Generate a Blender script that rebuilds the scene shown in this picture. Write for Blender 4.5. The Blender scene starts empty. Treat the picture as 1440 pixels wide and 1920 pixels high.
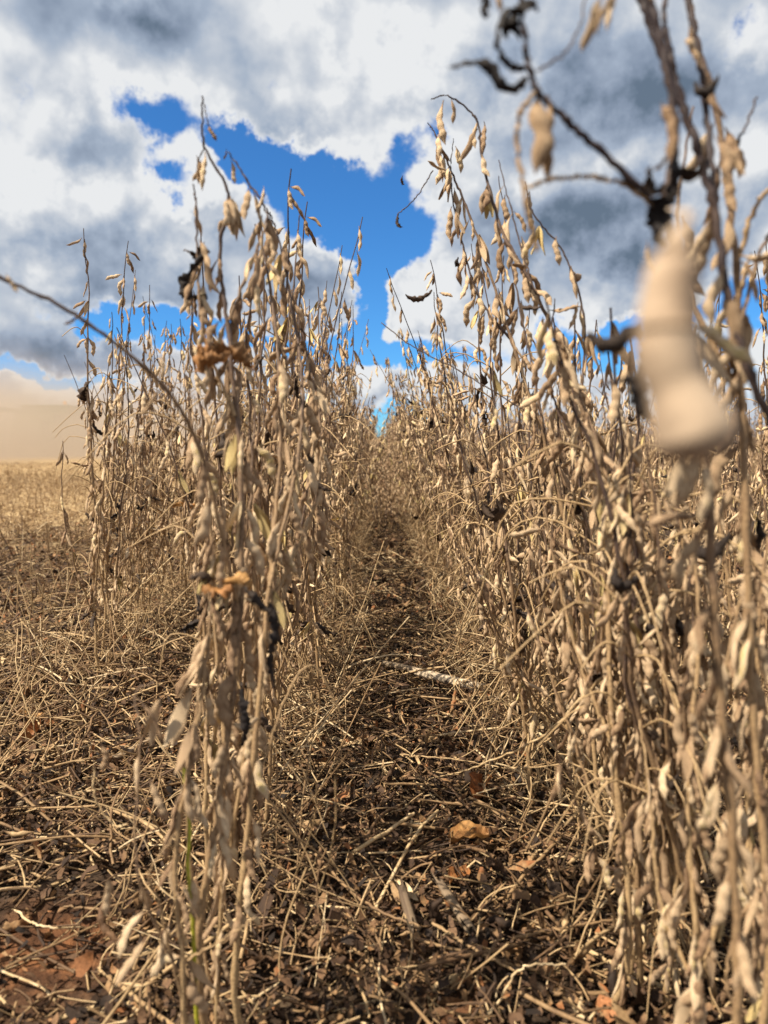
import bpy, math, random
import numpy as np
from mathutils import Vector, Matrix, Euler
R = math.radians
sc = bpy.context.scene
COL = sc.collection
# ------------------------------------------------------------------ camera
FPX = 1346.0                      # focal length in pixels of the 1440 x 1920 frame
CAM_H = 0.55
cam_d = bpy.data.cameras.new('camera'); cam = bpy.data.objects.new('camera', cam_d); COL.objects.link(cam)
cam.location = (0, 0, CAM_H)
cam.rotation_euler = (R(90 - 5.1), 0, R(-0.34))
cam_d.sensor_fit = 'VERTICAL'; cam_d.sensor_height = 24.0; cam_d.sensor_width = 18.0
cam_d.lens = 24.0 * FPX / 1920
cam_d.clip_start = 0.01; cam_d.clip_end = 6000
cam_d.dof.use_dof = True; cam_d.dof.focus_distance = 1.35
cam_d.dof.aperture_fstop = cam_d.lens / 4.8
sc.camera = cam
CM = Matrix.Translation(cam.location) @ cam.rotation_euler.to_matrix().to_4x4()
def at(px, py, d):
    """world point seen at photo pixel (px, py), d metres in front of the camera"""
    return CM @ Vector(((px - 720) / FPX * d, (960 - py) / FPX * d, -d))
def ray(px, py):
    return (at(px, py, 1.0) - Vector(cam.location)).normalized()
# ------------------------------------------------------------------ view, sun, sky
sc.view_settings.view_transform = 'Standard'; sc.view_settings.look = 'None'
sc.view_settings.exposure = 0.9; sc.view_settings.gamma = 1.0
sc.cycles.max_bounces = 6; sc.cycles.diffuse_bounces = 3; sc.cycles.transparent_max_bounces = 8
sc.cycles.volume_step_rate = 2.0; sc.cycles.volume_max_steps = 128; sc.cycles.volume_bounces = 1
SUN = Vector((-0.52, -0.24, 0.82)).normalized()
sun_el = math.asin(SUN.z); sun_az = math.atan2(SUN.x, SUN.y)
sd = bpy.data.lights.new('sun', 'SUN'); so = bpy.data.objects.new('sun', sd); COL.objects.link(so)
sd.energy = 5.0; sd.angle = R(0.5); sd.color = (1.0, 0.90, 0.74)
so.rotation_euler = SUN.to_track_quat('Z', 'Y').to_euler(); so.location = (0, 0, 30)

w = bpy.data.worlds.new('World'); sc.world = w; w.use_nodes = True; w.cycles.sampling_method = 'MANUAL'; w.cycles.sample_map_resolution = 256
NT = w.node_tree; NT.nodes.clear()
class G:
    """tiny node-graph writer"""
    def __init__(s, nt): s.t = nt
    def n(s, typ, **kw):
        n = s.t.nodes.new(typ)
        for k, v in kw.items(): setattr(n, k, v)
        return n
    def put(s, sock, v):
        if isinstance(v, bpy.types.NodeSocket): s.t.links.new(v, sock)
        else: sock.default_value = v
    def m(s, op, a, b=0.0, c=None, clamp=False):
        n = s.n('ShaderNodeMath', operation=op); n.use_clamp = clamp
        s.put(n.inputs[0], a); s.put(n.inputs[1], b)
        if c is not None: s.put(n.inputs[2], c)
        return n.outputs[0]
    def v(s, op, a, b=(0, 0, 0)):
        n = s.n('ShaderNodeVectorMath', operation=op); s.put(n.inputs[0], a)
        if op == 'SCALE': s.put(n.inputs['Scale'], b)
        elif op not in ('LENGTH', 'NORMALIZE'): s.put(n.inputs[1], b)
        return n.outputs['Value'] if op in ('LENGTH', 'DOT_PRODUCT') else n.outputs[0]
    def noise(s, vec, scale, detail=4, rough=0.55, col=False, dist=0.0, lac=2.0):
        n = s.n('ShaderNodeTexNoise'); s.put(n.inputs['Vector'], vec)
        for k, q in (('Scale', scale), ('Detail', detail), ('Roughness', rough), ('Distortion', dist), ('Lacunarity', lac)): n.inputs[k].default_value = q
        return n.outputs['Color' if col else 'Fac']
    def sm(s, x, a, b, lo=0.0, hi=1.0, kind='SMOOTHSTEP'):
        n = s.n('ShaderNodeMapRange', interpolation_type=kind); s.put(n.inputs['Value'], x)
        s.put(n.inputs['From Min'], a); s.put(n.inputs['From Max'], b); s.put(n.inputs['To Min'], lo); s.put(n.inputs['To Max'], hi)
        return n.outputs['Result']
    def mix(s, f, a, b, blend='MIX'):
        n = s.n('ShaderNodeMix', data_type='RGBA', blend_type=blend); s.put(n.inputs[0], f)
        for k, q in ((6, a), (7, b)):
            if isinstance(q, tuple) and len(q) == 3: q = q + (1,)
            s.put(n.inputs[k], q)
        return n.outputs[2]
    def ramp(s, x, stops, interp='LINEAR'):
        n = s.n('ShaderNodeValToRGB'); s.put(n.inputs[0], x); r = n.color_ramp; r.interpolation = interp
        while len(r.elements) < len(stops): r.elements.new(0.5)
        for e, (p, c) in zip(r.elements, stops): e.position = p; e.color = tuple(c) + (1,)
        return n.outputs[0]
g = G(NT)
out = g.n('ShaderNodeOutputWorld')
sky = g.n('ShaderNodeTexSky', sky_type='NISHITA'); sky.sun_disc = False
sky.sun_elevation = sun_el; sky.sun_rotation = sun_az
sky.altitude = 600; sky.air_density = 1.0; sky.dust_density = 0.3; sky.ozone_density = 4.0
blue = g.mix(1.0, sky.outputs[0], (0.42, 0.94, 1.36), 'MULTIPLY')
bg1 = g.n('ShaderNodeBackground'); g.put(bg1.inputs[0], blue); bg1.inputs[1].default_value = 0.062
D = g.n('ShaderNodeTexCoord').outputs['Generated']
D = g.v('NORMALIZE', D)
sx = g.n('ShaderNodeSeparateXYZ'); g.put(sx.inputs[0], D)
az = g.m('ARCTAN2', sx.outputs[0], sx.outputs[1]); el = g.m('ARCSINE', sx.outputs[2])
# ragged outlines: the direction is warped by fractal noise before the cloud banks are laid out on the dome
w1 = g.v('SUBTRACT', g.noise(D, 6.0, 7, 0.66, col=True), (0.5, 0.5, 0.5))
cmb = g.n('ShaderNodeCombineXYZ'); g.put(cmb.inputs[0], az); g.put(cmb.inputs[1], el)
P = g.v('ADD', cmb.outputs[0], g.v('SCALE', w1, 0.17))
def dome(px, py):
    d = ray(px, py); return math.atan2(d.x, d.y), math.asin(d.z)
def blob(px, py, rx, ry, rot=0.0, soft=1.3):
    a, e = dome(px, py); a2, _ = dome(px + rx, py); _, e2 = dome(px, py - ry)
    n = g.n('ShaderNodeVectorRotate', rotation_type='Z_AXIS'); g.put(n.inputs['Vector'], g.v('SUBTRACT', P, (a, e, 0))); n.inputs['Angle'].default_value = R(rot)
    q = g.v('MULTIPLY', n.outputs[0], (1 / abs(a2 - a), 1 / abs(e2 - e), 0))
    return g.sm(g.v('LENGTH', q), 1.0 + 0.5 * soft, max(0.0, 1.0 - 0.7 * soft))
def total(lst):
    acc = None
    for b in lst:
        x = g.m('MULTIPLY', blob(*b[1:]), b[0])
        acc = x if acc is None else g.m('ADD', acc, x)
    return acc
# blue gaps (strength, px, py, rx, ry, rot)
holes = [(1.55, 655, 385, 190, 100, 16), (1.0, 790, 265, 70, 75, 0), (1.0, 690, 480, 50, 90, 0), (0.72, 300, 230, 100, 50, -20), (.5, 240, 180, 45, 50, 0),
         (1.0, 480, 285, 110, 50, 0), (0.9, 350, 340, 80, 32, 10), (1.35, 690, 650, 190, 40, 8), (1.35, 300, 612, 190, 32, 3), (1.15, 60, 700, 220, 20, 4),
         (1.1, 1100, 650, 130, 46, -6), (1.15, 1410, 560, 80, 60, 0), (1.3, 690, 540, 32, 110, 0), (1.0, 1240, 610, 100, 40, 0), (.9, 700, 800, 140, 40, 0), (0.6, 560, 740, 70, 30, 0), (.4, 1420, 60, 50, 60, 0), (.5, 1390, 690, 80, 50, 0)]
banks = [(0.55, 760, 110, 260, 150, 0), (0.6, 160, 400, 260, 200, 0), (0.95, 600, 525, 90, 70, 0), (1.0, 840, 560, 150, 100, 0), (0.6, 450, 370, 80, 60, 0),
         (0.8, 1080, 330, 300, 190, 0), (0.5, 130, 740, 190, 38, 0), (.95, 680, 715, 75, 45, 0), (.5, 1150, 560, 120, 40, 0), (.45, 560, 260, 90, 70, 0), (.4, 600, 620, 60, 26, 0)]
def billow(vec, scale):
    n = g.n('ShaderNodeTexVoronoi', feature='F1'); g.put(n.inputs['Vector'], vec); n.inputs['Scale'].default_value = scale; n.inputs['Detail'].default_value = 0.0
    return g.m('SUBTRACT', 0.5, n.outputs['Distance'])
DW = g.v('ADD', D, g.v('SCALE', w1, 0.05))
b1 = billow(DW, 11.0); b2 = billow(g.v('ADD', DW, (-0.016, 0.0, 0.026)), 11.0)
f1 = g.noise(D, 4.2, 6, 0.56); f2 = g.noise(g.v('ADD', D, (-0.02, 0.0, 0.035)), 4.2, 6, 0.56)
f3 = g.noise(D, 15.0, 6, 0.62)
cov = g.m('ADD', g.m('MULTIPLY', g.m('SUBTRACT', f1, 0.5), 1.3), 0.60)
cov = g.m('ADD', cov, g.m('MULTIPLY', g.m('SUBTRACT', f3, 0.5), 1.5))
cov = g.m('ADD', cov, g.m('MULTIPLY', b1, 0.42))
cov = g.m('SUBTRACT', g.m('ADD', cov, total(banks)), total(holes))
alpha = g.sm(cov, 0.02, 0.42)
# thick middles go grey, thin rims and sun-side billows stay white
grey = [(0.62, 1110, 430, 220, 75, 0), (0.42, 1180, 150, 330, 120, 8), (0.35, 330, 520, 190, 80, 0), (0.28, 240, 60, 330, 80, 0), (0.25, 640, 560, 90, 40, 0),
        (0.3, 80, 590, 180, 80, 0), (0.3, 560, 230, 120, 110, 0), (0.5, 120, 665, 190, 25, 0), (.25, 130, 300, 90, 60, 0), (-0.42, 700, 100, 230, 110, 0), (-0.3, 120, 370, 200, 90, 0), (-0.45, 790, 560, 110, 100, 0), (-.3, 260, 110, 90, 60, 20), (-.25, 600, 280, 70, 60, 0), (-.35, 420, 350, 90, 50, 0), (-.3, 1400, 260, 80, 80, 0), (-.4, 130, 720, 120, 25, 0), (-.35, 660, 710, 90, 40, 0), (.25, 960, 600, 80, 60, 0)]
thick = g.m('ADD', g.m('MULTIPLY', g.sm(cov, 0.22, 0.85, kind='LINEAR'), 0.50), total(grey))
relief = g.m('MULTIPLY', g.m('SUBTRACT', f2, f1), 1.7)
f4 = g.noise(g.v('ADD', D, (-0.008, 0.0, 0.014)), 15.0, 3, 0.5)
relief = g.m('ADD', relief, g.m('MULTIPLY', g.m('SUBTRACT', f4, f3), 1.3))
relief = g.m('ADD', relief, g.m('MULTIPLY', g.m('SUBTRACT', b2, b1), 0.7))
shade = g.m('ADD', g.m('SUBTRACT', thick, 0.16), relief)
shade = g.m('ADD', shade, g.m('MULTIPLY', g.m('SUBTRACT', g.noise(D, 2.6, 5, 0.5), 0.5), 0.3))
ccol = g.ramp(shade, [(0.0, (0.80, 0.815, 0.83)), (0.22, (0.58, 0.62, 0.68)), (0.5, (0.37, 0.44, 0.55)), (0.78, (0.24, 0.30, 0.40)), (1.0, (0.13, 0.18, 0.25))])
bg2 = g.n('ShaderNodeBackground'); g.put(bg2.inputs[0], ccol); bg2.inputs[1].default_value = 0.55
ms = g.n('ShaderNodeMixShader'); g.put(ms.inputs[0], alpha); g.put(ms.inputs[1], bg1.outputs[0]); g.put(ms.inputs[2], bg2.outputs[0])
NT.links.new(ms.outputs[0], out.inputs[0])
# ------------------------------------------------------------------ materials
def mat(name):
    m = bpy.data.materials.new(name); m.use_nodes = True; nt = m.node_tree
    b = nt.nodes['Principled BSDF']; return m, G(nt), b
def attr(g, name):
    n = g.n('ShaderNodeAttribute'); n.attribute_name = name; return n.outputs['Fac']
def tinted(name, stops, rough=0.8, spec=0.25, nscale=260.0, namt=0.5, bump=0.25, rnd=1.0, transl=0.0, shift=0.0):
    """colour picked per piece by the 'tint' attribute plus the object's own random number, mottled by noise"""
    m, g, b = mat(name)
    t = attr(g, 'tint')
    if rnd:
        o = g.n('ShaderNodeObjectInfo').outputs['Random']
        t = g.m('ADD', t, g.m('MULTIPLY', g.m('SUBTRACT', o, 0.5), rnd))
    co = g.n('ShaderNodeTexCoord').outputs['Object']
    ns = g.noise(co, nscale, 3, 0.6)
    big = g.noise(co, nscale * 0.17, 2, 0.5)
    t2 = g.m('ADD', t, g.m('MULTIPLY', g.m('SUBTRACT', big, 0.5), 0.55))
    c = g.ramp(t2, stops)
    c = g.mix(1.0, c, g.ramp(ns, [(0.25, (1 - namt,) * 3), (0.6, (1, 1, 1)), (0.85, (1.18, 1.16, 1.1))]), 'MULTIPLY')
    g.put(b.inputs['Base Color'], c); b.inputs['Roughness'].default_value = rough
    b.inputs['Specular IOR Level'].default_value = spec
    if bump:
        bn = g.n('ShaderNodeBump'); bn.inputs['Strength'].default_value = bump; bn.inputs['Distance'].default_value = 0.001
        g.put(bn.inputs['Height'], ns); g.put(b.inputs['Normal'], bn.outputs[0])
    if transl:
        tr = g.n('ShaderNodeBsdfTranslucent'); g.put(tr.inputs[0], c)
        mx = g.n('ShaderNodeMixShader'); mx.inputs[0].default_value = transl
        g.put(mx.inputs[1], b.outputs[0]); g.put(mx.inputs[2], tr.outputs[0])
        g.put([n for n in g.t.nodes if n.type == 'OUTPUT_MATERIAL'][0].inputs[0], mx.outputs[0])
    return m
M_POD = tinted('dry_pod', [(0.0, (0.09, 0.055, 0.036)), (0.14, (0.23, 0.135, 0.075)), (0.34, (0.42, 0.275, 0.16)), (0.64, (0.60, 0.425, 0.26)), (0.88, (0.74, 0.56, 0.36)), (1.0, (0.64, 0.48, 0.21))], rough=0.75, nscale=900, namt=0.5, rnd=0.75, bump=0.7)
M_STEM = tinted('dry_stem', [(0.0, (0.43, 0.29, 0.15)), (0.35, (0.32, 0.205, 0.11)), (0.7, (0.13, 0.085, 0.065)), (1.0, (0.045, 0.03, 0.03))], rough=0.6, nscale=420, namt=0.55, rnd=0.3, bump=0.4)
M_LEAF = tinted('withered_leaf', [(0.0, (0.020, 0.015, 0.014)), (0.3, (0.045, 0.031, 0.024)), (0.6, (0.11, 0.068, 0.042)), (0.85, (0.24, 0.145, 0.075)), (1.0, (0.36, 0.17, 0.06))], rough=0.7, nscale=300, namt=0.5, rnd=0.35, bump=0.5, transl=0.12)
M_STRAW = tinted('straw', [(0.0, (0.05, 0.03, 0.02)), (0.3, (0.14, 0.08, 0.042)), (0.6, (0.30, 0.19, 0.095)), (0.85, (0.50, 0.35, 0.185)), (1.0, (0.64, 0.49, 0.30))], rough=0.65, nscale=500, namt=0.4, rnd=0.0, bump=0.25)
M_LITTER = tinted('leaf_litter', [(0.0, (0.018, 0.012, 0.009)), (0.4, (0.060, 0.033, 0.019)), (0.68, (0.16, 0.088, 0.046)), (0.88, (0.32, 0.19, 0.09)), (0.96, (0.30, 0.12, 0.045)), (1.0, (0.36, 0.16, 0.07))], rough=0.75, nscale=300, namt=0.5, rnd=0.0, bump=0.4, transl=0.08)
M_STALK = tinted('bleached_stalk', [(0.0, (0.09, 0.06, 0.04)), (0.5, (0.30, 0.22, 0.14)), (1.0, (0.60, 0.48, 0.34))], rough=0.75, nscale=45, namt=0.25, rnd=0.0, bump=0.5)
M_GREEN = tinted('yellow_green_stem', [(0.0, (0.30, 0.27, 0.04)), (1.0, (0.42, 0.42, 0.04))], rough=0.5, nscale=200, namt=0.3, rnd=0.0)
M_ORANGE = tinted('orange_leaf', [(0.0, (0.10, 0.038, 0.016)), (0.5, (0.28, 0.105, 0.035)), (1.0, (0.46, 0.25, 0.09))], rough=0.6, nscale=160, namt=0.5, rnd=0.0, transl=0.15)
M_HERO = tinted('pale_pod', [(0.0, (0.30, 0.21, 0.14)), (0.5, (0.42, 0.31, 0.215)), (1.0, (0.50, 0.38, 0.27))], rough=0.8, nscale=220, namt=0.35, rnd=0.0, bump=0.2)
# ------------------------------------------------------------------ mesh helpers (numpy)
def mk(name, V, F, tint=None, mats=(), midx=None, smooth=True):
    """V (n,3); F: list of int arrays (m,3) or (m,4)"""
    me = bpy.data.meshes.new(name)
    V = np.asarray(V, np.float32)
    if not isinstance(F, list): F = [F]
    F = [np.asarray(f, np.int32) for f in F if len(f)]
    loops = np.concatenate([f.ravel() for f in F]); cnt = np.concatenate([np.full(len(f), f.shape[1], np.int32) for f in F])
    st = np.concatenate([[0], np.cumsum(cnt)[:-1]]).astype(np.int32)
    me.vertices.add(len(V)); me.vertices.foreach_set('co', V.ravel())
    me.loops.add(len(loops)); me.loops.foreach_set('vertex_index', loops)
    me.polygons.add(len(cnt)); me.polygons.foreach_set('loop_start', st)
    me.polygons.foreach_set('use_smooth', np.full(len(cnt), smooth))
    for m in mats: me.materials.append(m)
    if midx is not None: me.polygons.foreach_set('material_index', np.asarray(midx, np.int32))
    if tint is not None:
        a = me.attributes.new('tint', 'FLOAT', 'POINT'); a.data.foreach_set('value', np.asarray(tint, np.float32))
    me.update(calc_edges=True); return me
def unit(v): return v / np.maximum(np.linalg.norm(v, axis=-1, keepdims=True), 1e-9)
def tubes(P, Rr, k=4):
    """P (N,S,3) centre lines, Rr (N,S) radii -> V, quads; closed to a point at both ends when radii are small"""
    P = np.asarray(P, float); N, S, _ = P.shape
    T = unit(np.gradient(P, axis=1))
    ref = np.where(np.abs(T[:, :1, 2:3]) > 0.8, np.array([1., 0.1, 0]), np.array([0., 0.1, 1.]))
    U = unit(np.cross(T, np.broadcast_to(ref, T.shape))); W = np.cross(T, U)
    a = np.arange(k) * 2 * np.pi / k
    ring = U[:, :, None] * np.cos(a)[None, None, :, None] + W[:, :, None] * np.sin(a)[None, None, :, None]
    V = (P[:, :, None] + ring * np.asarray(Rr)[:, :, None, None]).reshape(-1, 3)
    i = np.arange(S - 1)[:, None] * k; j = np.arange(k)[None]; jn = (j + 1) % k
    q = np.stack([i + j, i + jn, i + k + jn, i + k + j], -1).reshape(-1, 4)
    F = (q[None] + (np.arange(N) * S * k)[:, None, None]).reshape(-1, 4)
    return V, F
class Bag:
    """collects pieces of one mesh"""
    def __init__(s): s.V = []; s.F = []; s.T = []; s.M = []; s.n = 0
    def add(s, V, F, t, mi=0):
        V = np.asarray(V, float)
        if not isinstance(F, list): F = [F]
        for f in F:
            s.F.append(np.asarray(f) + s.n); s.M.append(np.full(len(f), mi))
        s.V.append(V); s.T.append(np.broadcast_to(np.asarray(t, float), (len(V),)))
        s.n += len(V)
    def mesh(s, name, mats, smooth=True):
        o3 = [f for f in s.F if f.shape[1] == 3]; o4 = [f for f in s.F if f.shape[1] == 4]
        m3 = [m for f, m in zip(s.F, s.M) if f.shape[1] == 3]; m4 = [m for f, m in zip(s.F, s.M) if f.shape[1] == 4]
        F = ([np.concatenate(o3)] if o3 else []) + ([np.concatenate(o4)] if o4 else [])
        return mk(name, np.concatenate(s.V), F, np.concatenate(s.T), mats, np.concatenate(m3 + m4), smooth)
def spline(pts, n):
    """Catmull-Rom through pts, n samples"""
    p = np.asarray(pts, float); p = np.vstack([2 * p[0] - p[1], p, 2 * p[-1] - p[-2]])
    u = np.linspace(0, len(pts) - 1 - 1e-6, n); i = u.astype(int); f = (u - i)[:, None]
    a, b, c, d = p[i], p[i + 1], p[i + 2], p[i + 3]
    return 0.5 * (2 * b + (c - a) * f + (2 * a - 5 * b + 4 * c - d) * f ** 2 + (3 * b - a - 3 * c + d) * f ** 3)
def link(name, me, parent=None, loc=None):
    o = bpy.data.objects.new(name, me); COL.objects.link(o)
    if parent is not None: o.parent = parent
    if loc is not None: o.location = loc
    return o
def tag(o, label=None, cat=None, group=None, kind=None):
    for k, v in (('label', label), ('category', cat), ('group', group), ('kind', kind)):
        if v: o[k] = v
    return o
# ------------------------------------------------------------------ pods, leaves (templates hang along -Z, 1 unit long)
def pod_shape(seeds=3, bend=0.12, rings=14, k=8, wid=0.104, thick=0.070, seed=0, twist=0.0, shrunk=0.0):
    rg = np.random.default_rng(seed)
    t = np.linspace(0, 1, rings)
    body = np.clip(np.minimum((t - 0.09) / 0.20, (1.0 - t) / 0.24), 0, 1); body = np.sin(body * np.pi / 2) ** 0.85
    cen = 0.22 + (np.arange(seeds) + 0.5) * 0.66 / seeds; amp = rg.uniform(.55, 1.0, seeds) * (1 - shrunk)
    bul = np.zeros(rings)
    for c, q in zip(cen, amp): bul = np.maximum(bul, q * np.exp(-((t - c) / (0.24 / seeds)) ** 2))
    w = 0.014 + wid * body * (0.62 + 0.38 * bul) * rg.uniform(.93, 1.07, rings); th = 0.012 + thick * body * (0.26 + 0.80 * bul)
    w[-1] = 0.004; th[-1] = 0.004; w[-2] *= .7
    x = .62 * bend * (np.sin(t * np.pi * 0.9) - 0.2 * t) + 0.025 * np.sin(t * 9 + seed); y = 0.04 * np.sin(t * 5 + seed)
    a = np.arange(k) * 2 * np.pi / k; cx = np.cos(a); sy = np.sign(np.sin(a)) * np.abs(np.sin(a)) ** 1.35
    X = w[:, None] * cx; Y = th[:, None] * sy * rg.uniform(.88, 1.12, (rings, k)); tw = (twist * (t - .5))[:, None]
    V = np.stack([x[:, None] + X * np.cos(tw) - Y * np.sin(tw), y[:, None] + X * np.sin(tw) + Y * np.cos(tw), -t[:, None] + 0 * a], -1).reshape(-1, 3)
    i = np.arange(rings - 1)[:, None] * k; j = np.arange(k)[None]; jn = (j + 1) % k
    F = np.stack([i + j, i + k + j, i + k + jn, i + jn], -1).reshape(-1, 4)
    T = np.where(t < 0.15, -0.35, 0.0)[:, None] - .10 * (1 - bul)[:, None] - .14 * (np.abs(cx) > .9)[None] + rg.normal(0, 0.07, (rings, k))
    return V, F, T.ravel()
def open_pod(seed=0, rings=9):
    """split, emptied pod: two thin twisted valves"""
    Vs, Fs, n = [], [], 0
    for s in (-1, 1):
        t = np.linspace(0, 1, rings); w = 0.012 + 0.10 * np.sin(np.clip(t * 1.02, 0, 1) * np.pi) ** 0.6
        tw = s * (0.5 + 1.6 * t); x = s * 0.20 * t ** 1.3; k = 3
        for dz in (0.0, 0.012):
            u = np.array([-1, 0, 1.])
            X = x[:, None] + w[:, None] * u * np.cos(tw)[:, None] + (0.035 * (1 - u ** 2) + dz) * -np.sin(tw)[:, None] * s
            Y = w[:, None] * u * np.sin(tw)[:, None] + (0.035 * (1 - u ** 2) + dz) * np.cos(tw)[:, None]
            Vs.append(np.stack([X, Y, -t[:, None] + 0 * u], -1).reshape(-1, 3))
            i = np.arange(rings - 1)[:, None] * 3; j = np.arange(2)[None]
            Fs.append(np.stack([i + j, i + 3 + j, i + 4 + j, i + 1 + j], -1).reshape(-1, 4) + n); n += rings * 3
    V = np.concatenate(Vs); return V, np.concatenate(Fs), np.full(len(V), 0.15)
def curl_leaf(seed=0, n=16, k=5, wid=0.16, black=True):
    """withered leaf rolled into a crooked strip"""
    rg = np.random.default_rng(seed)
    ang = np.cumsum(rg.normal(0, 0.34, n) + rg.uniform(-0.2, 0.2)); ang2 = np.cumsum(rg.normal(0, 0.28, n))
    d = np.stack([np.sin(ang) , np.sin(ang2) * 0.7, -np.cos(ang)], -1); d = unit(d); P = np.cumsum(d, 0) / n
    t = np.linspace(0, 1, n)
    w = wid * (np.sin(np.clip(t, 0.02, 0.98) * np.pi) ** 0.7) * rg.uniform(0.45, 1.15, n) + 0.012
    a = np.linspace(0, 2 * np.pi * 0.72, k)
    T = unit(np.gradient(P, axis=0)); U = unit(np.cross(T, [0.2, 1, 0.1])); W = np.cross(T, U)
    rr = w[:, None] * rg.uniform(0.55, 1.2, (n, k)) * 0.62; tw = (np.cumsum(rg.normal(0, .25, n)))[:, None]
    V = P[:, None] + U[:, None] * (rr * np.cos(a + tw))[..., None] + W[:, None] * (rr * np.sin(a + tw))[..., None]
    i = np.arange(n - 1)[:, None] * k; j = np.arange(k - 1)[None]
    F = np.stack([i + j, i + k + j, i + k + j + 1, i + j + 1], -1).reshape(-1, 4)
    return V.reshape(-1, 3), F, np.full(n * k, 0.0)
PODS_HI = [pod_shape(3, .12, 18, 10, seed=1, twist=.5), pod_shape(3, -.16, 18, 10, seed=2), pod_shape(2, .08, 16, 10, seed=3, wid=.108, twist=-.6), pod_shape(3, .24, 18, 10, seed=4, thick=.055, twist=.9), pod_shape(2, -.12, 16, 10, seed=5, wid=.112),
           pod_shape(3, .03, 18, 10, seed=6, thick=.045, shrunk=.5), open_pod(7), pod_shape(1, .11, 16, 10, seed=8, wid=.105, thick=.05), pod_shape(3, -.22, 18, 10, seed=9, wid=.075, thick=.045, shrunk=.6, twist=1.6), pod_shape(2, .18, 16, 10, seed=10, wid=.085, thick=.05, shrunk=.3, twist=-1.1)]
PODS_LO = [pod_shape(3, .10, 8, 5, seed=1), pod_shape(3, -.15, 8, 5, seed=2), pod_shape(2, .06, 7, 5, seed=3), pod_shape(2, .16, 7, 5, seed=5)]
LEAVES = [curl_leaf(s, wid=w_) for s, w_ in ((1, .16), (2, .22), (3, .13), (4, .28), (5, .18), (6, .20))]
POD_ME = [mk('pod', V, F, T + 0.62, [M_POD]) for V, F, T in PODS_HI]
LEAF_ME = [mk('withered_leaf', V, F, T + 0.34, [M_LEAF]) for V, F, T in LEAVES]
# ------------------------------------------------------------------ a plant as numbers
def frame(d, roll):
    """rotation taking -Z to d"""
    d = d / np.linalg.norm(d); z = -d
    x = np.cross([0, 1, 0] if abs(z[1]) < 0.9 else [1, 0, 0], z); x /= np.linalg.norm(x); y = np.cross(z, x)
    c, s = math.cos(roll), math.sin(roll)
    return np.stack([x * c + y * s, -x * s + y * c, z], 1)
def hang(rg, out, down=(0.12, 0.72)):
    a = rg.uniform(0, 2 * np.pi); o = np.array([math.cos(a), math.sin(a), 0]) * 0.8 + out * 0.5
    o[2] = 0; k = rg.uniform(*down)
    if rg.random() < 0.04: return np.array([o[0], o[1], rg.uniform(-.8, 0.1)])
    return np.array([o[0] * k, o[1] * k, -1.0])
def fruit(rg, path, s0, step, lo, hi, size=(0.031, 0.044)):
    """pods at the nodes of a stem: (position, direction, roll, length, variant)"""
    L = np.concatenate([[0], np.cumsum(np.linalg.norm(np.diff(path, axis=0), axis=1))]); res = []
    s = s0
    while s < L[-1]:
        p = np.array([np.interp(s, L, path[:, i]) for i in range(3)])
        for _ in range(rg.integers(lo, hi + 1)):
            d = hang(rg, np.zeros(3)); v = rg.choice(10, p=[.16, .16, .13, .11, .10, .08, .06, .06, .07, .07])
            q = p + unit(d * np.array([1, 1, 0.2])) * rg.uniform(0.001, 0.0055) + np.array([0, 0, rg.uniform(-.006, .006)])
            res.append((q, d, rg.uniform(0, 6.28), rg.uniform(*size), int(v)))
        s += step * rg.uniform(0.7, 1.35)
    return res
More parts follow.
